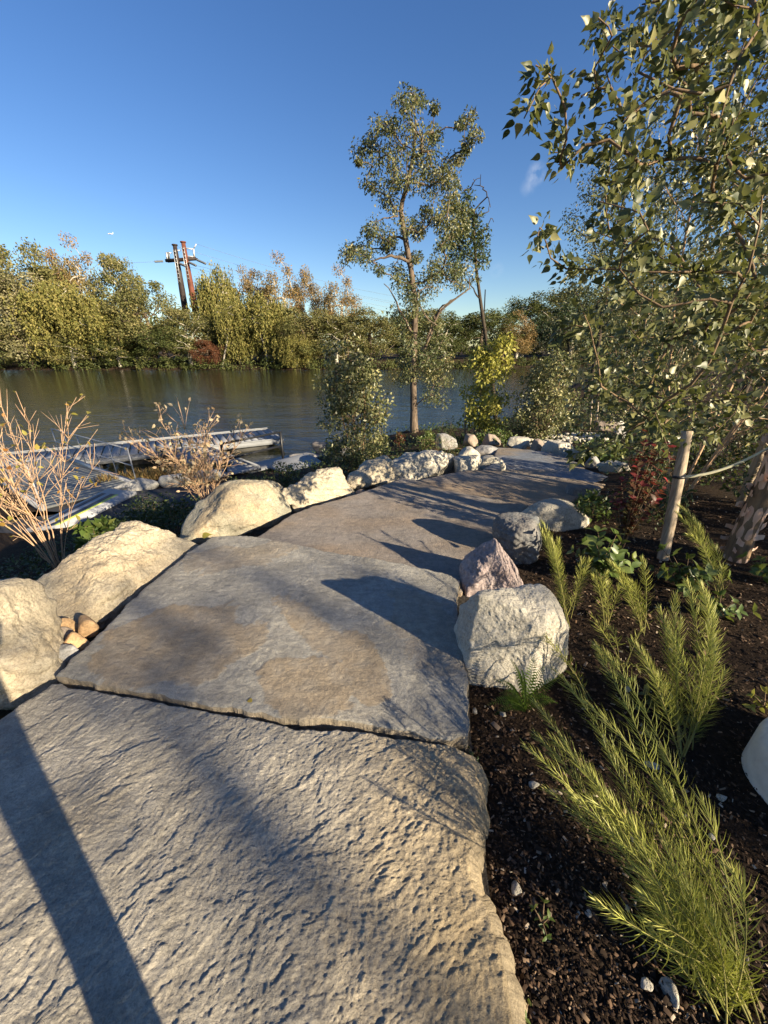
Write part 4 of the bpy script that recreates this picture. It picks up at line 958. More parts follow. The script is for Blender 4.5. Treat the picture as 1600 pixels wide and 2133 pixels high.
bara('bracket', D(385, 533, py)-pb0, D(406, 535, py)-pb0, .2, 'galv')
bara('post_insulator', D(403, 518, py)-pb0, D(405, 536, py)-pb0, .3, 'galv'); bara('post_insulator', D(347, 526, py)-pb0, D(349, 542, py)-pb0, .3, 'galv'); bara('post_insulator', D(351, 525, py)-pb0, D(353, 541, py)-pb0, .3, 'insulator')
bara('lightning_rod', D(403, 519, py)-pb0, D(409, 508, py)-pb0, .16, 'galv'); bara('bracket', D(346, 526, py)-pb0, D(358, 527, py)-pb0, .18, 'galv')
for (u0, v0, u1, v1) in ((340, 544, 322, 545), (410, 541, 428, 549), (393, 546, 408, 553), (374, 549, 386, 554)):
    p = D(u0, v0, py-.6)-pb0; q = D(u1, v1, py-1.2)-pb0; a = Acc(); n = 9; t_ = np.linspace(0, 1, 2*n)[:, None]; a.tube(p+(q-p)*t_, [.26 if k % 2 else .14 for k in range(2*n)], 8); pch('insulator', a, 'insulator')
def wire(p, q, sag, r_=.035):
    t_ = np.linspace(0, 1, 24)[:, None]; pts = p+(q-p)*t_; pts[:, 2] -= sag*4*(t_*(1-t_))[:, 0]; return pts
wl = [((322, 545), (-200, 500), 90), ((428, 549), (1250, 700), 160), ((408, 553), (1250, 712), 160), ((386, 554), (1250, 724), 160), ((409, 508), (900, 628), 150), ((364, 512), (900, 640), 150)]
wlab = ['power line running left from the twin poles', 'upper power line running right from the twin poles', 'middle power line running right from the twin poles', 'lowest power line running right from the twin poles', 'shield wire from the right pole top', 'shield wire from the left pole top']
for (p, q, y2), lb in zip(wl, wlab):
    A_ = D(*p, py-1); B_ = D(*q, y2); a = Acc(); a.tube(wire(A_, B_, 1.5)-A_, .022, 4); t = tag(obj('power_line', a.mesh('power_line'), M['insulator']), lb, 'wire', 'power lines'); t.location = tuple(A_)
p0 = D(424, 690, 105); p1 = D(416, 604, 105); t = thing('utility_pole', 'short pale wooden utility pole right of the twin poles', 'pole', p0)
a = Acc(); a.tube([np.zeros(3)-np.array([0, 0, 8.]), (p1-p0)/2, p1-p0], [.55, .5, .42], 10); obj('pole', a.mesh('pole', True), M['pale_pole'], t)
a = Acc(); a.bar(p1-p0-np.array([1.3, 0, 2.2]), p1-p0-np.array([-1.3, 0, 2.2]), .16, .18); obj('cross_arm', a.mesh('cross_arm'), M['pale_pole'], t)
p0 = D(1010, 700, 118); p1 = D(1011, 603, 118); a = Acc(); a.tube([np.zeros(3)-np.array([0, 0, 9.]), p1-p0], [.3, .14], 8); t = thing('mast', 'thin dark mast on the right skyline', 'mast', p0); obj('pole', a.mesh('pole', True), M['dark_metal'], t)
# aeroplane
pp = D(230, 487, 1500); pl = thing('aeroplane', 'tiny white aeroplane high in the left sky', 'aeroplane', pp); pl.scale = (.7, .7, .7)
a = Acc(); a.tube([(-13, 0, 0), (-10, 0, 0), (8, 0, 0), (13, 0, .8)], [.4, 1.9, 1.9, .4], 10); obj('fuselage', a.mesh('fuselage', True), M['plane_white'], pl)
for sg in (-1, 1):
    a = Acc(); a.add([(-3, 0, -.6), (2, 0, -.6), (6, sg*14, .4), (4, sg*14, .4), (-3, 0, -.1), (2, 0, -.1), (6, sg*14, .6), (4, sg*14, .6)], Q=[[0, 1, 2, 3], [7, 6, 5, 4], [0, 4, 5, 1], [1, 5, 6, 2], [2, 6, 7, 3], [3, 7, 4, 0]]); obj('wing', a.mesh('wing'), M['plane_white'], pl)
a = Acc(); a.add([(9, -.1, 1), (12, -.1, 1), (14, -.1, 6), (12.5, -.1, 6), (9, .1, 1), (12, .1, 1), (14, .1, 6), (12.5, .1, 6)], Q=[[0, 1, 2, 3], [7, 6, 5, 4], [0, 4, 5, 1], [1, 5, 6, 2], [2, 6, 7, 3], [3, 7, 4, 0]]); obj('tail_fin', a.mesh('tail_fin'), M['plane_white'], pl)

# --- the oak by the water
oy = 14.4; rng = np.random.default_rng(21)
def Z4(zx, zy): return 650+.375*zx, 150+.375*zy
ok = [(540,140,55),(500,180,40),(600,130,40),(680,200,30),(360,310,60),(330,370,45),(450,300,50),(520,270,70),(500,400,80),(600,350,80),(680,340,50),(650,420,60),(300,440,40),(340,480,70),(400,450,70),(450,500,50),(270,500,20),(550,520,70),(330,630,50),(400,640,80),(460,620,60),(440,720,50),(540,620,70),(640,570,70),(700,540,70),(780,530,50),(760,600,70),(700,640,70),(800,640,50),(780,720,60),(860,260,45),(835,290,35),(905,330,40),(860,380,40),(850,440,36),(845,490,36),(780,800,75),(820,760,55),(760,880,65),(740,960,50),(830,850,50),(620,770,40),(660,800,60),(700,840,50),(560,840,55),(510,860,60),(600,880,40),(310,900,50),(360,900,70),(430,900,60),(260,960,60),(210,980,50),(240,1030,60),(320,1030,60),(360,1090,40),(420,970,50),(480,1110,50),(540,1040,40),(580,1020,40),(700,1050,60),(660,1090,60),(720,1120,60),(800,1100,50),(850,1130,50),(800,1170,50),(490,1190,60),(540,1200,50),(600,1190,70),(660,1180,60),(560,1250,50),(480,1350,60),(560,1330,50),(640,1330,60),(600,1400,70),(680,1420,50),(540,1440,60),(640,1500,80),(700,1540,60),(560,1520,60),(660,1600,70),(600,1660,70),(700,1680,60),(520,1600,55),(720,1750,60),(660,1780,60),(480,1700,55),(600,1560,60),(740,1480,45),(760,1600,45),(690,1380,45)]
tg = []; rr = []
for zx, zy, r_ in ok:
    u, v = Z4(zx, zy)
    for q in range(3 if r_ > 45 else 2):
        uu_, vv_ = u+rng.normal()*r_*.15, v+rng.normal()*r_*.15
        yy = oy+rng.normal()*.55; tg.append(D(uu_, vv_, yy)); rr.append(r_*.375*.92*oy/ray(u, v)[1]/F)
zt = [(863, 905), (862, 860), (861, 800), (862, 740), (864, 680), (866, 640), (856, 560), (845, 500), (835, 440), (838, 420), (850, 380), (862, 320), (866, 260)]
trunk = [D(u, v, oy) for u, v in zt]; base = trunk[0].copy(); base[2] = gz(base[0], base[1]); trunk[0] = base-np.array([0, 0, .2])
t = thing('oak_tree', 'tall leggy oak standing alone at the water edge against the sky', 'tree', base)
N, par, rad, tips = grow(trunk, tg, rng, .28, .7, .11, .008, .48, .125)
rad[0] *= 1.5; rad[1] *= 1.1
a = Acc(); skeleton(a, N-base, par, rad, 6); obj('trunk', a.mesh('trunk', True), M['bark'], t)
a = Acc(); clump_leaves(a, N[tips]-base, np.array(rr)[np.argsort(np.min(np.linalg.norm(np.array(tg)[:, None]-np.array(trunk)[None], axis=2), axis=1))], 105, .082, 'lobe', rng, .45, .5, .35)
obj('crown', a.mesh('crown'), M['oak_leaf'], t)
# dead limbs on the oak
def limb(parent, base, pts, y, r0, r1, mat):
    q = np.array([D(u, v, yy) for (u, v), yy in zip(pts, y)])-base; a = Acc(); a.tube(resample(q, 12)+rng.normal(size=(12, 3))*.012, np.linspace(r0, r1, 12), 7); obj('limb', a.mesh('limb', True), mat, parent)
limb(t, base, [(870, 760), (895, 700), (915, 650), (950, 622), (978, 600), (980, 578)], [14.4, 14.2, 14.1, 14., 14., 14.], .055, .018, M['bark'])
limb(t, base, [(905, 665), (920, 640), (955, 615)], [14.15, 14.3, 14.4], .05, .015, M['bark'])
limb(t, base, [(862, 700), (830, 640), (815, 605), (800, 592)], [14.4, 14.3, 14.2, 14.2], .05, .012, M['bark'])
limb(t, base, [(828, 450), (800, 455), (785, 460), (776, 462)], [14.4, 14.2, 14.2, 14.2], .03, .008, M['bark'])
limb(t, base, [(852, 545), (830, 535), (812, 533), (770, 545)], [14.4, 14.3, 14.2, 14.2], .06, .015, M['bark'])

def from_px(pts, y, rng, dy): return [D(u+rng.normal()*3, v+rng.normal()*3, y+rng.normal()*dy) for u, v in pts]
# --- slender dark tree behind the sapling
yy = 17.; rng = np.random.default_rng(31)
tgx = [(955, 470), (965, 440), (975, 460), (950, 500), (985, 470), (1000, 480), (960, 520), (945, 540), (975, 530), (1000, 520), (1008, 545), (940, 480), (930, 505), (955, 555), (985, 500), (1010, 500), (965, 490), (990, 450), (975, 410), (940, 430)]
bare = [(990, 372), (1003, 365), (1014, 410), (1018, 440), (972, 395), (1024, 460), (1005, 395), (984, 385), (1022, 425), (966, 400)]
lf = from_px(tgx*2, yy, rng, .5); br = from_px(bare*2, yy, rng, .4)
zt = [(1036, 885), (1026, 800), (1010, 690), (1000, 620), (992, 560), (988, 500), (987, 440)]
trunk = [D(u, v, yy) for u, v in zt]; base = trunk[0].copy(); base[2] = gz(base[0], base[1]); trunk[0] = base-np.array([0, 0, .2])
t = thing('slender_tree', 'slender leaning dark tree with bare twiggy top right of the oak', 'tree', base)
N, par, rad, tips = grow(trunk, lf+br, rng, .3, .8, .07, .010, .42, .10)
a = Acc(); skeleton(a, N-base, par, rad, 5); obj('trunk', a.mesh('trunk', True), M['bark_dark'], t)
a = Acc(); L3 = np.array(lf)-base; clump_leaves(a, L3, .34, 80, .11, 'lobe', rng, .5); obj('crown', a.mesh('crown'), M['dark_leaf'], t)
limb(t, base, [(1000, 625), (985, 600), (965, 575)], [17, 17, 17], .035, .01, M['bark_dark'])

# --- dark trees standing on the right bank behind the birches
rng = np.random.default_rng(41)
def bank_tree(label, u, vtop, half, y, vbase_crown, mat, n=80, per=90, sz=.12):
    x = D(u, 700, y)[0]; z0 = gz(x, y); top = D(u, vtop, y)[2]; lo = D(u, vbase_crown, y)[2]; wd = half*y/ray(u, 500)[1]/F
    c = np.array([x, y, (top+lo)/2]); T = ell(rng, n, c, (wd, wd*.8, (top-lo)/2), .35)
    tr = [np.array([x+.15*math.sin(q), y, z0-.2+(top-z0)*.8*q/6]) for q in range(7)]
    return tree('bank_tree', label, (x, y, z0), tr, T, mat, M['bark_dark'], rng, per, .55, sz, 'lobe', .5, .012, .45, .14, group='trees on the right bank')
bank_tree('tall dark tree behind the birch with sky showing between its limbs', 1245, 245, 105, 22, 690, M['oak_leaf'], 110, 100)
bank_tree('shaded tree crowding behind the birch at upper right', 1420, 200, 130, 24, 760, M['oak_leaf'], 120, 100)
bank_tree('dark tree at the right frame edge behind the birches', 1590, 260, 140, 20, 780, M['dark_leaf'], 100, 90)
bank_tree('low dark tree spreading over the right water', 1190, 600, 90, 34, 750, M['dark_leaf'], 70, 80, .17)
bank_tree('low dark tree hiding the right river bend', 1330, 600, 110, 30, 800, M['dark_leaf'], 80, 80, .17)

# --- multi stem birch clump, yellow green sapling, dark sapling
def multistem(name, label, base, n_stem, H, W, leafmat, barkmat, rng, ntgt, per, clr, size, kind, lean=(0, 0), low=.12, cat='tree', prof=None, r_tip=.003, r_base=.02, droop=.3, group=None):
    base = np.asarray(base, float); t = thing(name, label, cat, base, group)
    aS = Acc(); aL = Acc()
    for q in range(n_stem):
        an = q*2.399+rng.uniform(-.4, .4); o_ = np.array([math.cos(an), math.sin(an), 0]); f_ = rng.uniform(.35, 1.) if n_stem > 1 else 0
        h_ = H*rng.uniform(.72, 1.); top = o_*W*.30*f_+np.array([lean[0], lean[1], h_]); 
        tr = [o_*.04*f_+(top-o_*.04*f_)*s_**1.0+o_*W*.12*f_*math.sin(s_*3.1) for s_ in np.linspace(0, .93, 7)]; tr[0] = tr[0]-np.array([0, 0, .08])
        m_ = max(3, ntgt//n_stem); zf = low+(1-low)*rng.random(m_)**.9
        pr_ = np.interp(zf, [0, .15, .4, .7, 1.], [.5, .8, 1., .78, .12]) if prof is None else np.interp(zf, *prof)
        an2 = rng.uniform(0, 6.28, m_); rr_ = W*.5*pr_*rng.uniform(.35, 1., m_)
        T = np.stack([top[0]*zf+np.cos(an2)*rr_, top[1]*zf+np.sin(an2)*rr_, zf*h_], 1)
        N, par, rad, tips = grow([np.asarray(p, float) for p in tr], T, rng, .16, .9, .05, r_tip, .45, r_base)
        skeleton(aS, N, par, rad, 5)
        clump_leaves(aL, N[tips], clr, per, size, kind, rng, droop, .6, .4)
    obj('trunk' if cat == 'tree' else 'stems', aS.mesh('trunk', True), barkmat, t); obj('crown' if cat == 'tree' else 'foliage', aL.mesh('crown'), leafmat, t)
    return t
rng = np.random.default_rng(51)
q = P(748, 962, -.85); q[2] = gz(q[0], q[1])
multistem('birch_clump', 'bushy multi stem young birch left of the oak by the water', q, 7, 3.0, 1.6, M['small_leaf'], M['twig_brown'], rng, 270, 32, .17, .070, 'oval4', (-.15, 0), .06)
q = P(1000, 905, -.72); q[2] = gz(q[0], q[1])
multistem('maple_sapling', 'bright yellow green staked sapling right of the oak', q, 2, 2.75, 1.25, M['lime_leaf'], M['twig_brown'], rng, 110, 34, .19, .105, 'lobe', (.05, 0), .12, prof=([0, .2, .5, .8, 1], [.5, .9, 1, .7, .25]))
q = P(1122, 908, -.62); q[2] = gz(q[0], q[1])
multistem('alder_sapling', 'rounded dark green leafy sapling right of the yellow one', q, 5, 2.25, 1.7, M['small_leaf'], M['twig_brown'], rng, 210, 34, .17, .066, 'oval4', (.05, 0), .08)
for (u, v0, v1, lb) in ((970, 838, 895, 'short wooden stake at the foot of the yellow green sapling'), (990, 858, 890, 'pale stake under the yellow green sapling'), (1012, 852, 890, 'short stake just right of the sapling stem'), (1233, 835, 882, 'dark wooden stake in the shaded bed'), (1246, 838, 878, 'slanting pale stake in the shaded bed')):
    b = P(u, v1, -.62); b[2] = gz(b[0], b[1]); y_ = b[1]; tpz = D(u, v0, y_); o = thing('stake', lb, 'stake', b); a = Acc(); a.tube([np.array([0, 0, -.1]), tpz-b], .028, 8); obj('post', a.mesh('post', True), M['stake_wood'], o)

# --- bare twig shrubs on the left
def bare_shrub(label, base, H, W, n, lean, rng, nleaf, mat, leafmat, lsz, sub=7):
    base = np.asarray(base, float); t = thing('twig_shrub', label, 'shrub', base); a = Acc(); L = []
    for q in range(n):
        an = rng.uniform(0, 6.28); f_ = rng.random()**.6; o_ = np.array([math.cos(an), math.sin(an), 0]); h_ = H*rng.uniform(.6, 1.)
        top = o_*W*.5*f_+np.array([lean[0]*h_, lean[1]*h_, h_]); c = top*np.array([.3, .3, .55])+rng.normal(size=3)*.04
        tt_ = np.linspace(0, 1, 12)[:, None]; pts = (1-tt_)**2*(o_*.06*f_)+2*tt_*(1-tt_)*c+tt_**2*top+rng.normal(size=(12, 3))*.008; pts[0, 2] -= .1
        a.tube(pts, np.linspace(rng.uniform(.004, .009), .0018, 12), 5)
        for s_ in range(sub):
            k_ = rng.integers(4, 12); d_ = nrm(pts[k_]-pts[k_-1]+rdir(rng, 1)[0]*.45*np.linalg.norm(pts[k_]-pts[k_-1])*2); l_ = rng.uniform(.10, .38)*H/1.7
            e = pts[k_]+d_*l_+np.array([0, 0, .25*l_]); mid = (pts[k_]+e)/2+rng.normal(size=3)*.02; a.tube([pts[k_], mid, e], [.0042, .0032, .0018], 4)
            if rng.random() < .6:
                d2 = nrm(d_+rdir(rng, 1)[0]*.7); a.tube([mid, mid+d2*l_*.5], [.0028, .0015], 4); L.append(mid+d2*l_*.5)
            L.append(e)
    obj('stems', a.mesh('stems', True), mat, t)
    L = np.array(L); L = L[rng.permutation(len(L))[:nleaf]]; a = Acc(); n_ = len(L)
    leaves(a, L, rdir(rng, n_)+np.array([0, 0, .3]), rdir(rng, n_)+np.array([0, 0, .5]), lsz*rng.uniform(.5, 1.25, n_), 'oval'); obj('foliage', a.mesh('foliage'), leafmat, t)
rng = np.random.default_rng(61)
b = P(104, 1125, -.62); b[2] = gz(b[0], b[1])
bare_shrub('tall nearly bare orange twigged shrub at the left edge', b, 2.25, 2.3, 19, (-.02, .05), rng, 170, M['twig'], M['dry_leaf'], .072, 13)
b = P(432, 1052, -1.0); b[2] = gz(b[0], b[1])
bare_shrub('smaller twiggy shrub with pinkish dry leaves before the dock', b, 1.7, 1.7, 17, (-.03, 0), rng, 620, M['twig'], M['pale_dry'], .068, 22)
b = P(560, 985, -2.0); b[2] = gz(b[0], b[1])

# --- low shrubs and ground cover
def low_shrub(label, u, v, z, H, W, mat, size, kind, rng, n=34, per=26, name='low_shrub', barkm='twig_brown', group=None):
    b = P(u, v, z); b[2] = gz(b[0], b[1]); 
    return multistem(name, label, b, 6, H, W, M[mat], M[barkm], rng, n, per, W*.13, size, kind, (0, 0), .15, 'shrub', ([0, .2, .6, 1], [.7, 1, .9, .4]), .002, .007, .1, group)
rng = np.random.default_rng(71)
LS = [('dark evergreen shrub behind the greenish boulder', 372, 1085, -.85, .55, 1.0, 'dark_leaf', .045, 'oval4'),
      ('low dark green mound in front of the striped pad', 270, 1110, -.85, .45, .9, 'dark_leaf', .045, 'oval4'),
      ('dark leafy shrub in front of the asphalt path', 300, 1062, -1.3, .55, 1.2, 'dark_leaf', .05, 'oval4'),
      ('broad leaved green plant at the foot of the tall twig shrub', 205, 1108, -.75, .50, .45, 'shrub_leaf', .13, 'oval4'),
      ('upright dark shrub between greenish and craggy boulders', 590, 1010, -.85, .75, .6, 'dark_leaf', .045, 'oval4'),
      ('dark low shrub left of the upright one, by the landing', 520, 1020, -1.0, .5, .9, 'dark_leaf', .045, 'oval4'),
      ('dense dark green mound left of the path bend', 800, 985, -.72, .62, 1.3, 'dark_leaf', .04, 'oval4'),
      ('feathery green mound behind the white boulders', 905, 955, -.72, .60, 1.3, 'shrub_leaf', .035, 'long'),
      ('dark green mound under the birch clump', 720, 975, -.85, .55, 1.2, 'dark_leaf', .045, 'oval4'),
      ('yellowish leafy tuft by the oak foot', 888, 925, -.75, .62, .55, 'shrub_leaf', .06, 'oval4'),
      ('small conical yellow green evergreen right of the oak', 932, 905, -.75, .70, .55, 'shrub_leaf', .04, 'long'),
      ('low green plants at the path end among boulders', 1030, 912, -.62, .35, .9, 'shrub_leaf', .05, 'oval4'),
      ('dark shrub mass under the dark sapling', 1090, 900, -.6, .5, 1.3, 'dark_leaf', .05, 'oval4'),
      ('dark shrub on the shaded right bank near the stakes', 1215, 862, -.6, 1.0, 1.8, 'dark_leaf', .06, 'oval4'),
      ('shaded bush right of the slanting stake', 1330, 870, -.45, 1.2, 2.0, 'dark_leaf', .06, 'oval4'),
      ('dark bush behind the leaning stake', 1370, 1010, -.1, .75, 1.2, 'dark_leaf', .045, 'oval4'),
      ('dark bush with faint yellow flowers behind the tree strap', 1470, 1000, -.05, .95, 1.2, 'dark_leaf', .045, 'oval4'),
      ('dark bush behind the peeling birch trunk', 1590, 1010, 0., .9, 1.3, 'dark_leaf', .05, 'oval4'),
      ('shaded mound between red shrub and leaning stake', 1345, 1075, -.05, .55, .8, 'dark_leaf', .04, 'oval4'),
      ('dark mound at the right edge behind the white trunk base', 1650, 1090, 0., .7, 1.1, 'dark_leaf', .05, 'oval4'),
      ('fern green plant beside the pale boulder right of path', 1215, 1085, -.1, .32, .55, 'shrub_leaf', .045, 'oval4'),
      ('green spreading plant with jagged leaves by the far path', 1250, 955, -.35, .30, .9, 'shrub_leaf', .07, 'oaky'),
      ('tiny red leaved shrub by the water left of the oak', 832, 912, -1.0, .50, .35, 'red_leaf', .05, 'oval4')]
for a_ in LS: low_shrub(*a_[:6], a_[6], a_[7], a_[8], rng, 44 if a_[5] > .8 else 26, 30)
# reddish dry grass between kerb and water
a = Acc(); n = 1500; uu_ = rng.uniform(205, 480, n); vv_ = np.interp(uu_, [205, 330, 480], [1006, 985, 962])+rng.uniform(-5, 7, n)
pts = np.array([P(u, v, -1.95) for u, v in zip(uu_, vv_)]); pts[:, 2] = ground(pts[:, 0], pts[:, 1])
leaves(a, pts, rdir(rng, n)*.5+np.array([0, 0, 1.]), rdir(rng, n), rng.uniform(.15, .42, n), 'long', None, .35)
tag(obj('dry_grass', a.mesh('dry_grass'), M['far_brown']), 'strip of reddish dry grass between kerb and water', 'grass', None, 'stuff')
# dark ground ivy over both planted banks
a = Acc(); n = 12000; xs = rng.uniform(-6, -1.6, n); ys = rng.uniform(.3, 8.2, n); keep = (xs < np.interp(ys, [0, 1.5, 3.2, 4.4, 6, 8], [-2.3, -2.3, -2.0, -1.2, -.2, .8]))&(f2(xs, ys, 1.1, 3.)+.22 > 0)&(ground(xs, ys) > -1.75); xs, ys = xs[keep], ys[keep]; n = len(xs)
zs = ground(xs, ys)+rng.random(n)**2*.14; leaves(a, np.stack([xs, ys, zs], 1), rdir(rng, n)+np.array([0, 0, .4]), rdir(rng, n)*.6+np.array([0, 0, 1.]), rng.uniform(.03, .07, n), 'oval4')
tag(obj('ground_cover', a.mesh('ground_cover'), M['dark_leaf']), 'dark leafy ground cover on the left bank', 'ground cover', None, 'stuff')
a = Acc(); n = 17000; xs = rng.uniform(-3, 12, n); ys = rng.uniform(5, 20, n); pathx = np.interp(ys, [5, 6.5, 8], [2.6, 3.3, 3.4]); pathl = np.interp(ys, [5, 6.5, 8], [-.3, .9, 1.7])
keep = ((ys > 8.6)|(xs > pathx+.4)|(xs < pathl-.5))&(ground(xs, ys) > -2.3)&(f2(xs, ys, .8, 8.)+.15 > 0); xs, ys = xs[keep], ys[keep]; n = len(xs)
zs = ground(xs, ys)+rng.random(n)**2*.25; leaves(a, np.stack([xs, ys, zs], 1), rdir(rng, n)+np.array([0, 0, .5]), rdir(rng, n)*.6+np.array([0, 0, 1.]), rng.uniform(.05, .11, n), 'oval4')
tag(obj('ground_cover', a.mesh('ground_cover'), M['dark_leaf']), 'dark low greenery beyond the end of the path', 'ground cover', None, 'stuff')

# ------------------------------------------------------------------ right bed: birches, stakes, plumes
rng = np.random.default_rng(81)
bb0 = P(1532, 1168, .0); bb0[2] = gz(bb0[0], bb0[1])
bt = thing('river_birch', 'near birch with peeling pinkish bark and big leaves, right edge', 'tree', bb0)
tr = [np.array([0, 0, -.1])]+[np.array([.02*math.sin(q*1.7)-.012*q, .02*math.cos(q), .2+.42*q]) for q in range(10)]
tipsM = [(1092, 246, 2.05), (1116, 136, 2.1), (1150, 160, 2.1), (1275, 75, 2.2), (1345, 8, 2.3), (1120, 492, 2.15), (1130, 480, 2.3), (1145, 318, 2.5), (1170, 350, 2.3), (1160, 690, 2.35), (1180, 560, 2.4), (1215, 650, 2.2),
         (1200, 945, 2.55), (1225, 930, 2.4), (1300, 905, 2.3), (1390, 930, 2.0), (1250, 420, 1.9), (1300, 250, 1.9), (1330, 150, 1.9), (1400, 60, 1.8), (1450, -30, 1.9), (1350, 480, 1.8), (1290, 560, 2.0), (1380, 640, 1.9), (1330, 770, 2.1), (1440, 800, 2.0), (1500, 700, 1.9), (1460, 420, 1.8), (1500, 250, 1.8), (1540, 120, 1.8), (1580, 20, 1.9), (1560, 560, 1.8), (1590, 380, 1.8), (1540, 830, 2.1), (1490, 900, 2.1), (1210, 200, 2.4), (1240, 300, 2.5), (1230, 480, 2.6), (1420, 200, 2.3), (1480, 120, 2.4), (1400, 330, 2.4), (1520, 320, 2.3), (1420, 540, 2.5), (1300, 380, 2.6), (1550, 40, 2.5), (1310, 680, 2.6), (1180, 290, 2.2), (1330, 60, 2.5), (1260, 140, 2.4), (1270, 830, 2.5)]
tg = [D(u, v, y)-bb0 for u, v, y in tipsM]
tg += [D(rng.uniform(1240, 1620), rng.uniform(-40, 880), rng.uniform(2.1, 3.0))-bb0 for _ in range(60)]
cr = ell(rng, 46, (.5, -.1, 2.9), (1.5, 1.5, 1.7), .5); tg += [c for c in cr if c[0] > .1 or c[2] > 3.6]
N, par, rad, tips = grow(tr, tg, rng, .14, .55, .035, .0032, .5, .078)
rad[11:] = np.minimum(rad[11:]*.8, .0085); rad[:11] = np.linspace(.082, .03, 11)
a = Acc(); skeleton(a, N[11:] if False else N, par, rad, 6); obj('branches', a.mesh('branches', True), M['twig_brown'], bt)
# trunk proper with peeling bark
a = Acc(); tp_ = resample(np.array(tr[:7]), 60); ra_ = np.linspace(.074, .052, 60)*(1+.10*np.array([math.sin(k*.9)*math.sin(k*.31) for k in range(60)])); a.tube(tp_, ra_, 20); obj('trunk', a.mesh('trunk', True), M['birch_bark'], bt)
a = Acc()
for q in range(130):
    z_ = rng.uniform(.02, 2.2); an = rng.uniform(0, 6.28); r_ = .074-.010*z_; w_ = rng.uniform(.25, .7); hh_ = rng.uniform(.008, .035); cu = rng.uniform(.008, .04)
    c0 = np.array([np.interp(z_, tp_[:, 2], tp_[:, 0]), np.interp(z_, tp_[:, 2], tp_[:, 1]), z_]); k_ = 6; vv = []
    for j in range(k_):
        s_ = j/(k_-1); aa = an+w_*s_; rr_ = r_+.003+cu*s_**2*1.4
        for hz_ in (-1, 1): vv.append(c0+np.array([math.cos(aa)*rr_, math.sin(aa)*rr_, hz_*hh_*(1-.35*s_)+.01*math.sin(j+q)*s_]))
    a.add(vv, Q=[[2*j, 2*j+1, 2*j+3, 2*j+2] for j in range(k_-1)])
o = obj('peeling_bark', a.mesh('peeling_bark', True), M['peel'], bt); o['kind'] = 'stuff'
# big leaves, alternate along the twigs
def twig_leaves(acc, N, par, rad, rng, size, kind, spacing, rmax, side=.06, twigacc=None, nside=2, droopv=.5):
    e = np.where((par >= 0)&(rad < rmax))[0]; Pp = []; Aa = []
    for k in e:
        a0, b0 = N[par[k]], N[k]; L = np.linalg.norm(b0-a0); m_ = rng.poisson(L/spacing)
        d = (b0-a0)/max(L, 1e-6)
        for q in range(m_):
            p0 = a0+(b0-a0)*rng.random()
            sd = nrm(np.cross(d, rdir(rng, 1)[0]))*rng.choice([-1, 1])
            L2 = rng.uniform(.3, 1)*side; e_ = p0+nrm(sd+d*.7)*L2-np.array([0, 0, .15*L2])
            if twigacc is not None: twigacc.add([p0, p0+np.array([.002, 0, .001]), e_], T=[[0, 1, 2]])
            for w in range(rng.integers(1, nside+1)):
                f_ = 1-w*.45; Pp.append(p0+(e_-p0)*f_); Aa.append(nrm(sd*.8+d*.5+rdir(rng, 1)[0]*.6)-np.array([0, 0, droopv]))
    Pp = np.array(Pp); Aa = np.array(Aa); n = len(Pp)
    leaves(acc, Pp, Aa, rdir(rng, n)*.9+np.array([.2, -.3, .35]), size*rng.uniform(.42, 1.35, n), kind, None, .85)
    return n
a = Acc(); ta = Acc(); nl = twig_leaves(a, N, par, rad, rng, .043, 'birch', .0095, .0105, .09, ta, 3, .10)
print('birch leaves', nl)
obj('crown', a.mesh('crown'), M['birch_leaf'], bt)

# second birch just behind, smaller in the picture
def birch2(label, x, y, H, W, rng, n, per, group=None):
    b = np.array([x, y, gz(x, y)]); return multistem('birch', label, b, 4, H, W, M['small_leaf'], M['twig'], rng, n, per, .20, .050, 'oval4', (0, 0), .15, 'tree', ([0, .12, .4, .75, 1], [.5, .95, 1., .8, .25]), .0014, .012, .5, 'birches behind the near one')
rng = np.random.default_rng(91)
birch2('leafy birch standing behind the strap and leaning stake', 3.25, 4.0, 4.9, 2.9, rng, 640, 40)
birch2('farther birch in the shade beyond the far boulders', 9.3, 14.0, 5.6, 3.6, rng, 260, 34)

# tall shrubs added out of view on the right, to shade the far slabs
for x_, y_, h_, w_, lb in ((6.4, -.1, 2.4, 1.5, 'added leafy shade shrub outside the frame to the right, nearer one'), (7.3, .6, 2.7, 1.6, 'added leafy shade shrub outside the frame to the right, farther one')):
    multistem('shade_shrub', lb, (x_, y_, gz(x_, y_)), 6, h_, w_, M['small_leaf'], M['twig_brown'], rng, 110, 28, .16, .075, 'oval4', (0, 0), .08, 'shrub', ([0, .2, .6, 1], [.8, 1, .9, .5]), .003, .012, .2, 'added shade shrubs right of the frame')
# a big open crowned tree far behind to the right, whose limbs streak the slabs with soft shade
tq = np.array([1.15, .9])*0; tx, ty = .6*.2+.8*22, .8*.2-.6*22
multistem('park_tree', 'tall open crowned tree far behind the camera to the right', (tx, ty, gz(tx, ty)), 2, 10.5, 5.5, M['oak_leaf'], M['bark'], np.random.default_rng(5), 44, 12, .5, .15, 'lobe', (0, 0), .5, 'tree', ([0, .5, .7, 1], [.3, .8, 1, .4]), .022, .12, .3)
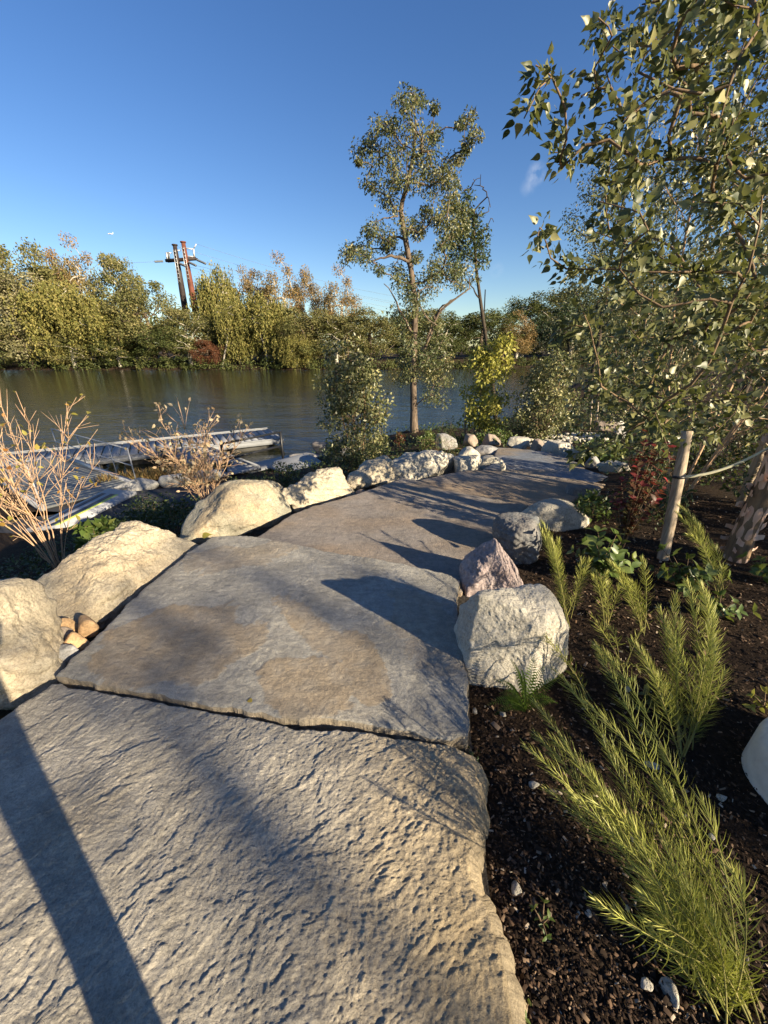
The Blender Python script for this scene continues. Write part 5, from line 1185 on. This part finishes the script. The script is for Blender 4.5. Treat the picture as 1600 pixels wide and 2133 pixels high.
# stakes and strap
sb = P(1382, 1160, .0); sb[2] = gz(sb[0], sb[1]); st = D(1432, 898, sb[1]+.16); so_ = thing('tree_stake', 'leaning round wooden tree stake with black band', 'stake', sb)
d_ = st-sb; a = Acc(); a.tube(resample(np.array([-d_*.12, d_*.5+np.array([.004, 0, 0]), d_]), 16), np.linspace(.042, .037, 16)*(1+.03*np.sin(np.arange(16)*1.3)), 16); obj('post', a.mesh('post', True), M['stake_wood'], so_)
kf = .66; a = Acc(); a.tube([d_*(kf-.009), d_*(kf+.009)], .0435, 16); obj('band', a.mesh('band', True), M['dark_metal'], so_)
sa = sb+d_*kf; se = bb0+np.array([-.03, .0, .97]); sv = thing('tree_strap', 'pale webbing strap tying the stake to the birch trunk', 'strap', sa)
t_ = np.linspace(0, 1, 20)[:, None]; pts = (se-sa)*t_; pts[:, 2] -= .14*(t_*(1-t_))[:, 0]*2; a = Acc()
V = np.concatenate([pts+np.array([0, -.003, .011]), pts+np.array([0, -.003, -.011]), pts+np.array([0, .003, -.011]), pts+np.array([0, .003, .011])]); Q = []
for k in range(19):
    for j in range(4): Q.append([j*20+k, j*20+k+1, ((j+1) % 4)*20+k+1, ((j+1) % 4)*20+k])
a.add(V, Q=Q); obj('webbing', a.mesh('webbing'), M['strap'], sv)
b = D(1600, 905, 3.9); b[2] = gz(b[0], b[1]); o = thing('tree_stake', 'second wooden stake partly hidden at the right edge', 'stake', b); a = Acc(); a.tube([np.array([0, 0, -.1]), np.array([.02, .03, 1.15])], .04, 14); obj('post', a.mesh('post', True), M['stake_wood'], o)

# feathery plumes (each stem a part, its needles a sub-part)
def plume(label, stems, rng, lsz=.055, dens=150, start=.12, group='feathery plumed perennials in the mulch bed', mat='feather'):
    b0 = stems[0][0]; t = thing('feathery_plant', label, 'plant', b0, group)
    for (p0, p1, bend) in stems:
        p0 = np.asarray(p0, float); p1 = np.asarray(p1, float); L = np.linalg.norm(p1-p0); n = 24
        up = np.array([0, 0, L*bend]); c = p0+(p1-p0)*.45+up+rng.normal(size=3)*L*.07; tt_ = np.linspace(0, 1, n)[:, None]
        pts = (1-tt_)**2*p0+2*tt_*(1-tt_)*c+tt_**2*p1-b0; pts[:, 2] -= rng.uniform(0, .10)*L*tt_[:, 0]**4
        a = Acc(); a.tube(pts, np.linspace(.0028, .0010, n), 5); so2 = obj('stem', a.mesh('stem', True), M['stem_green'], t)
        m_ = int(dens*L/.6); s_ = start+(1-start)*rng.random(m_)**.75; s_ = np.sort(s_)
        pp = np.stack([np.interp(s_, tt_[:, 0], pts[:, k]) for k in range(3)], 1); dd = nrm(np.stack([np.interp(s_, tt_[:, 0], np.gradient(pts[:, k])) for k in range(3)], 1))
        ph = np.arange(m_)*2.4+rng.normal(size=m_)*.3; x_ = nrm(np.cross(dd, np.array([0, .3, 1.]))); y_ = np.cross(dd, x_)
        side = np.cos(ph)[:, None]*x_+np.sin(ph)[:, None]*y_; ang_ = np.interp(s_, [0, .6, 1], [1.25, 1.0, .5])[:, None]
        ax_ = nrm(dd*np.cos(ang_)+side*np.sin(ang_)); ln = lsz*np.interp(s_, [0, .3, .8, 1], [.7, 1.1, 1., .55])*rng.uniform(.75, 1.25, m_)
        # needle: narrow curved 3-segment blade
        w_ = .00125*rng.uniform(.8, 1.3, m_); bn = nrm(np.cross(ax_, dd)+.001); cv = nrm(dd*.8+np.array([0, 0, -.15]))
        R0 = pp; R1 = pp+ax_*(ln*.5)[:, None]+cv*(ln*.05)[:, None]; R2 = pp+ax_*(ln*.92)[:, None]+cv*(ln*.26)[:, None]
        V = np.stack([R0+bn*w_[:, None]*.7, R0-bn*w_[:, None]*.7, R1+bn*w_[:, None], R1-bn*w_[:, None], R2], 1).reshape(-1, 3)
        tt2 = np.array([[0, 1, 3], [0, 3, 2], [2, 3, 4]]); T = (tt2[None]+(np.arange(m_)*5)[:, None, None]).reshape(-1, 3)
        a = Acc(); a.add(V, T=T, R=np.repeat(np.clip(.15+.6*s_+rng.normal(size=m_)*.15, 0, 1), 5)); obj('needles', a.mesh('needles'), M[mat], so2)
    return t
rng = np.random.default_rng(101)
def stem_px(ub, vb, ut, vt, h, bend=.12, zb=None):
    p = P(ub, vb, 0 if zb is None else zb); p[2] = gz(p[0], p[1]); q = P(ut, vt, p[2]+h); return (p, q, bend)
def fan(ub, vb, tips, n, jit, rng, hj=.04):
    out = []
    for k in range(n):
        ut, vt, h = tips[k % len(tips)]; out.append(stem_px(ub+rng.normal()*jit*.6, vb+rng.normal()*jit*.5, ut+rng.normal()*jit, vt+rng.normal()*jit, h+rng.normal()*hj, rng.uniform(.06, .2)))
    return out
plume('long feathery plume clump sprawling along the bottom right corner', fan(1560, 2085, [(1125, 1475, .34), (1190, 1405, .42), (1140, 1540, .26), (1235, 1560, .34), (1300, 1640, .36), (1200, 1620, .22), (1330, 1760, .32), (1420, 1700, .42), (1260, 1700, .28), (1400, 1830, .30), (1470, 1800, .40), (1350, 1900, .2), (1500, 1900, .35), (1420, 1960, .2), (1330, 1820, .25)], 34, 50, rng), rng, .064, 130, .06)
plume('thin feathery plume arching across the big white boulder', fan(1236, 1446, [(1072, 1262, .46), (1085, 1280, .42)], 2, 6, rng), rng, .055, 110, .1)
plume('feathery plant just right of the dark slate boulder', fan(1190, 1288, [(1122, 1092, .50), (1162, 1102, .48), (1140, 1130, .42), (1200, 1150, .42), (1230, 1170, .40)], 7, 11, rng), rng, .055, 170)
plume('small feathery plant right behind the white boulder', fan(1268, 1300, [(1242, 1188, .36), (1262, 1200, .30), (1290, 1230, .28)], 5, 8, rng), rng, .05, 150)
plume('feathery plant with two plumes leaning toward the slab', fan(1345, 1310, [(1272, 1160, .42), (1335, 1160, .42), (1290, 1200, .35), (1320, 1220, .3)], 5, 10, rng), rng, .055, 170)
plume('large upright feathery clump in the middle of the mulch bed', fan(1432, 1555, [(1375, 1260, .52), (1420, 1222, .58), (1460, 1240, .55), (1500, 1290, .52), (1340, 1330, .42), (1480, 1340, .45), (1400, 1300, .5), (1520, 1400, .35), (1360, 1420, .3), (1440, 1280, .5)], 15, 16, rng), rng, .058, 160)
plume('feathery plume right of the leaning stake', fan(1502, 1252, [(1420, 1062, .52), (1450, 1090, .46), (1480, 1130, .40), (1520, 1180, .25)], 6, 7, rng), rng, .055, 180)
plume('faded tan feathery sprig lying behind the white boulder', fan(1300, 1370, [(1240, 1300, .2), (1270, 1290, .22), (1340, 1310, .2), (1330, 1390, .06)], 5, 10, rng), rng, .05, 70)

# fern
fb = P(1096, 1470, -.06); fb[2] = gz(fb[0], fb[1]); fern = thing('fern', 'small bright green fern at the foot of the big white boulder', 'fern', fb)
for k, (ut, vt, h) in enumerate(((1012, 1470, .08), (1026, 1415, .18), (1062, 1372, .28), (1112, 1366, .30), (1165, 1412, .16), (1162, 1465, .06), (1040, 1445, .10), (1135, 1388, .24), (1085, 1395, .25), (1030, 1490, .04))):
    p1 = P(ut, vt, fb[2]+h)-fb; c = p1*.45+np.array([0, 0, .10]); tt_ = np.linspace(0, 1, 20)[:, None]; pts = 2*tt_*(1-tt_)*c+tt_**2*p1
    a = Acc(); a.tube(pts, np.linspace(.0018, .0006, 20), 4); n = 20; d = nrm(np.gradient(pts, axis=0)); s_ = nrm(np.cross(d, np.array([0, 0, 1.])))
    for sg in (-1, 1):
        ln = .046*np.interp(np.linspace(0, 1, n), [0, .15, .4, 1], [.3, .9, 1, .1]); leaves(a, pts[1:], (s_*sg+d*.35+np.array([0, 0, .1]))[1:], np.tile(np.array([0, -.3, 1.]), (n-1, 1)), ln[1:], 'long', None, .85)
    obj('frond', a.mesh('frond'), M['fern'], fern)
# leafy shrubs of the bed
def leaf_shrub(name, label, u, v, H, W, nst, mat, size, rng, nl=26, tipred=False, barkm='twig_brown', lean=(0, 0)):
    b = P(u, v, 0); b[2] = gz(b[0], b[1]); t = thing(name, label, 'shrub', b); aS = Acc(); aL = Acc()
    for k in range(nst):
        an = k*2.4+rng.uniform(-.3, .3); f_ = math.sqrt((k+.5)/nst); top = np.array([math.cos(an)*W*.5*f_+lean[0], math.sin(an)*W*.5*f_+lean[1], H*rng.uniform(.65, 1.)*(1-.35*f_*f_)])
        c = top*np.array([.25, .25, .6]); tt_ = np.linspace(0, 1, 10)[:, None]; pts = 2*tt_*(1-tt_)*c+tt_**2*top; aS.tube(pts, np.linspace(.005, .0015, 10), 5)
        s_ = np.sort(rng.uniform(.25, 1., nl)); s_[-3:] = 1.; pp = np.stack([np.interp(s_, tt_[:, 0], pts[:, j]) for j in range(3)], 1); d = nrm(np.stack([np.interp(s_, tt_[:, 0], np.gradient(pts[:, j])) for j in range(3)], 1))
        ph = np.arange(nl)*2.4+rng.normal(size=nl)*.3; x_ = nrm(np.cross(d, np.array([.3, 0, 1.]))); y_ = np.cross(d, x_); sd = np.cos(ph)[:, None]*x_+np.sin(ph)[:, None]*y_
        rn = np.clip(rng.random(nl)*.55+(.45*s_ if tipred else .35*s_), 0, 1)
        leaves(aL, pp, sd+d*.55, d+rdir(rng, nl)*.35-sd*.25, size*rng.uniform(.65, 1.2, nl), 'oval', rn)
    obj('stems', aS.mesh('stems', True), M[barkm], t); obj('foliage', aL.mesh('foliage'), M[mat], t); return t
leaf_shrub('burgundy_shrub', 'burgundy and green leaved shrub with red tips beside the path', 1292, 1150, 1.12, .38, 18, 'red_leaf', .058, rng, 34, True, lean=(.02, 0))
leaf_shrub('viburnum_shrub', 'bright glossy green shrub in front of the burgundy one', 1250, 1200, .42, .48, 12, 'shrub_leaf', .085, rng, 14)
leaf_shrub('viburnum_shrub', 'low light green leafy plant at the foot of the leaning stake', 1420, 1225, .26, .55, 10, 'shrub_leaf', .07, rng, 13)
leaf_shrub('viburnum_shrub', 'small green leafy plant right of the big feathery clump', 1492, 1290, .18, .35, 6, 'shrub_leaf', .06, rng, 10)
leaf_shrub('strawberry_plant', 'low broad leaved green plant inside the big feathery clump', 1380, 1470, .10, .3, 7, 'dark_leaf', .06, rng, 6)
leaf_shrub('strawberry_plant', 'green leafy plant at the right frame edge near the birch foot', 1595, 1220, .22, .35, 7, 'shrub_leaf', .07, rng, 9)
leaf_shrub('strawberry_plant', 'tiny yellow green seedling above the white cast block', 1590, 1475, .06, .18, 5, 'lime_leaf', .035, rng, 5)
leaf_shrub('moss_tuft', 'tiny dark weed at the slab corner', 975, 1548, .05, .14, 12, 'dark_leaf', .018, rng, 10)
leaf_shrub('weed', 'tiny pale green weed in the near mulch', 1140, 1890, .05, .10, 4, 'shrub_leaf', .022, rng, 5)
leaf_shrub('weed', 'tiny weed beside the slab at the bottom of the frame', 1090, 2100, .05, .10, 4, 'shrub_leaf', .022, rng, 5)
# fallen leaf
q = D(432, 1124, 3.02); o = Acc(); leaves(o, [np.zeros(3)], [np.array([1., .2, .2])], [np.array([0, -.6, 1.])], .085, 'birch', np.array([.4])); lf_ = tag(obj('fallen_leaf', o.mesh('fallen_leaf'), M['dry_leaf']), 'yellow fallen leaf caught at the end of the golden boulder', 'leaf'); lf_.location = (q[0]-.04, q[1], .06)
q = P(517, 1456, .01); qa = np.array([q[0]]), np.array([q[1]]); zl = .004+float(h2(qa[0], qa[1], t2(*qa))[0])
o = Acc(); leaves(o, [np.zeros(3)], [np.array([.9, -.5, .05])], [np.array([.1, -.1, 1.])], .032, 'birch', np.array([.6])); o = tag(obj('fallen_leaf', o.mesh('fallen_leaf'), M['dry_leaf']), 'tiny dry leaf scrap on the brown patch of the second slab', 'leaf'); o.location = (q[0], q[1], zl+.003)
# bark mulch
a = Acc(); rng = np.random.default_rng(111); n = 76000
r_ = rng.random(n); dist = .25+5.2*r_**1.25; an = rng.uniform(-.15, 1.5, n); xs = .25+dist*np.sin(an); ys = dist*np.cos(an)+.1
edge = np.interp(ys, [0, .4, 1.2, 2.2, 3, 4, 5], [.36, .36, .40, .62, 1.0, 1.5, 2.2]); keep = xs > edge
xs, ys = xs[keep], ys[keep]; n = len(xs); zs = ground(xs, ys)+fbm(np.stack([xs*3, ys*3, 0*xs], 1), 5)*.012+rng.uniform(-.002, .012, n)
ln = rng.gamma(2.4, .0038, n)*(1+.15*ys); wd_ = ln*rng.uniform(.22, .6, n); th = wd_*rng.uniform(.3, .6, n)
A_ = nrm(rdir(rng, n)*np.array([1, 1, .35])); N_2 = nrm(rdir(rng, n)*.5+np.array([0, 0, 1.])); N_2 = nrm(N_2-(N_2*A_).sum(1, keepdims=True)*A_); B_ = np.cross(N_2, A_)
tv = np.array([[-.5, -.35, 0], [-.4, .5, 0], [.5, .3, .1], [.45, -.5, -.1], [.0, .05, 1.]]); 
V = np.stack([xs, ys, zs], 1)[:, None]+tv[None, :, 0:1]*(A_*ln[:, None])[:, None]+tv[None, :, 1:2]*(B_*wd_[:, None])[:, None]+tv[None, :, 2:3]*(N_2*th[:, None])[:, None]
tt_ = np.array([[0, 4, 1], [1, 4, 2], [2, 4, 3], [3, 4, 0]]); T = (tt_[None]+(np.arange(n)*5)[:, None, None]).reshape(-1, 3)
a.add(V.reshape(-1, 3), T=T, R=np.repeat(rng.random(n)**1.5, 5))
tag(obj('mulch', a.mesh('mulch'), M['mulch']), 'shredded bark mulch covering the right planting bed', 'mulch', None, 'stuff')

# ------------------------------------------------------------------ the photographer, whose shadow falls on the near slab
pe = bpy.data.meshes.new('body'); vs = [(0, 0, .95), (0, 0, 1.15), (0, .0, 1.38), (0, .0, 1.50), (0, .02, 1.62), (0, .03, 1.72),
      (.09, 0, .90), (.09, .02, .50), (.09, 0, .09), (.09, .14, .035), (-.09, 0, .90), (-.09, .02, .50), (-.09, 0, .09), (-.09, .14, .035),
      (.19, 0, 1.40), (.27, .02, 1.16), (.17, .12, 1.26), (.08, .17, 1.36), (-.19, 0, 1.40), (-.27, .02, 1.16), (-.17, .12, 1.26), (-.08, .17, 1.36)]
es = [(0, 1), (1, 2), (2, 3), (3, 4), (4, 5), (0, 6), (6, 7), (7, 8), (8, 9), (0, 10), (10, 11), (11, 12), (12, 13), (2, 14), (14, 15), (15, 16), (16, 17), (2, 18), (18, 19), (19, 20), (20, 21)]
rads = [.145, .135, .15, .06, .095, .085, .095, .065, .05, .042, .095, .065, .05, .042, .07, .05, .042, .035, .07, .05, .042, .035]
pe.from_pydata(vs, es, [])
per_ = thing('person', 'person in dark clothes holding up a phone behind the camera position', 'person', (.217, -.294, 0.01))
per_.rotation_euler = (0, 0, math.radians(-37))
po = obj('body', pe, M['cloth'], per_); md = po.modifiers.new('skin', 'SKIN')
for k, v in enumerate(pe.skin_vertices[0].data): v.radius = (rads[k], rads[k]*(.8 if k < 3 else 1)); v.use_root = (k == 0)
ms = po.modifiers.new('sub', 'SUBSURF'); ms.levels = 2; ms.render_levels = 2
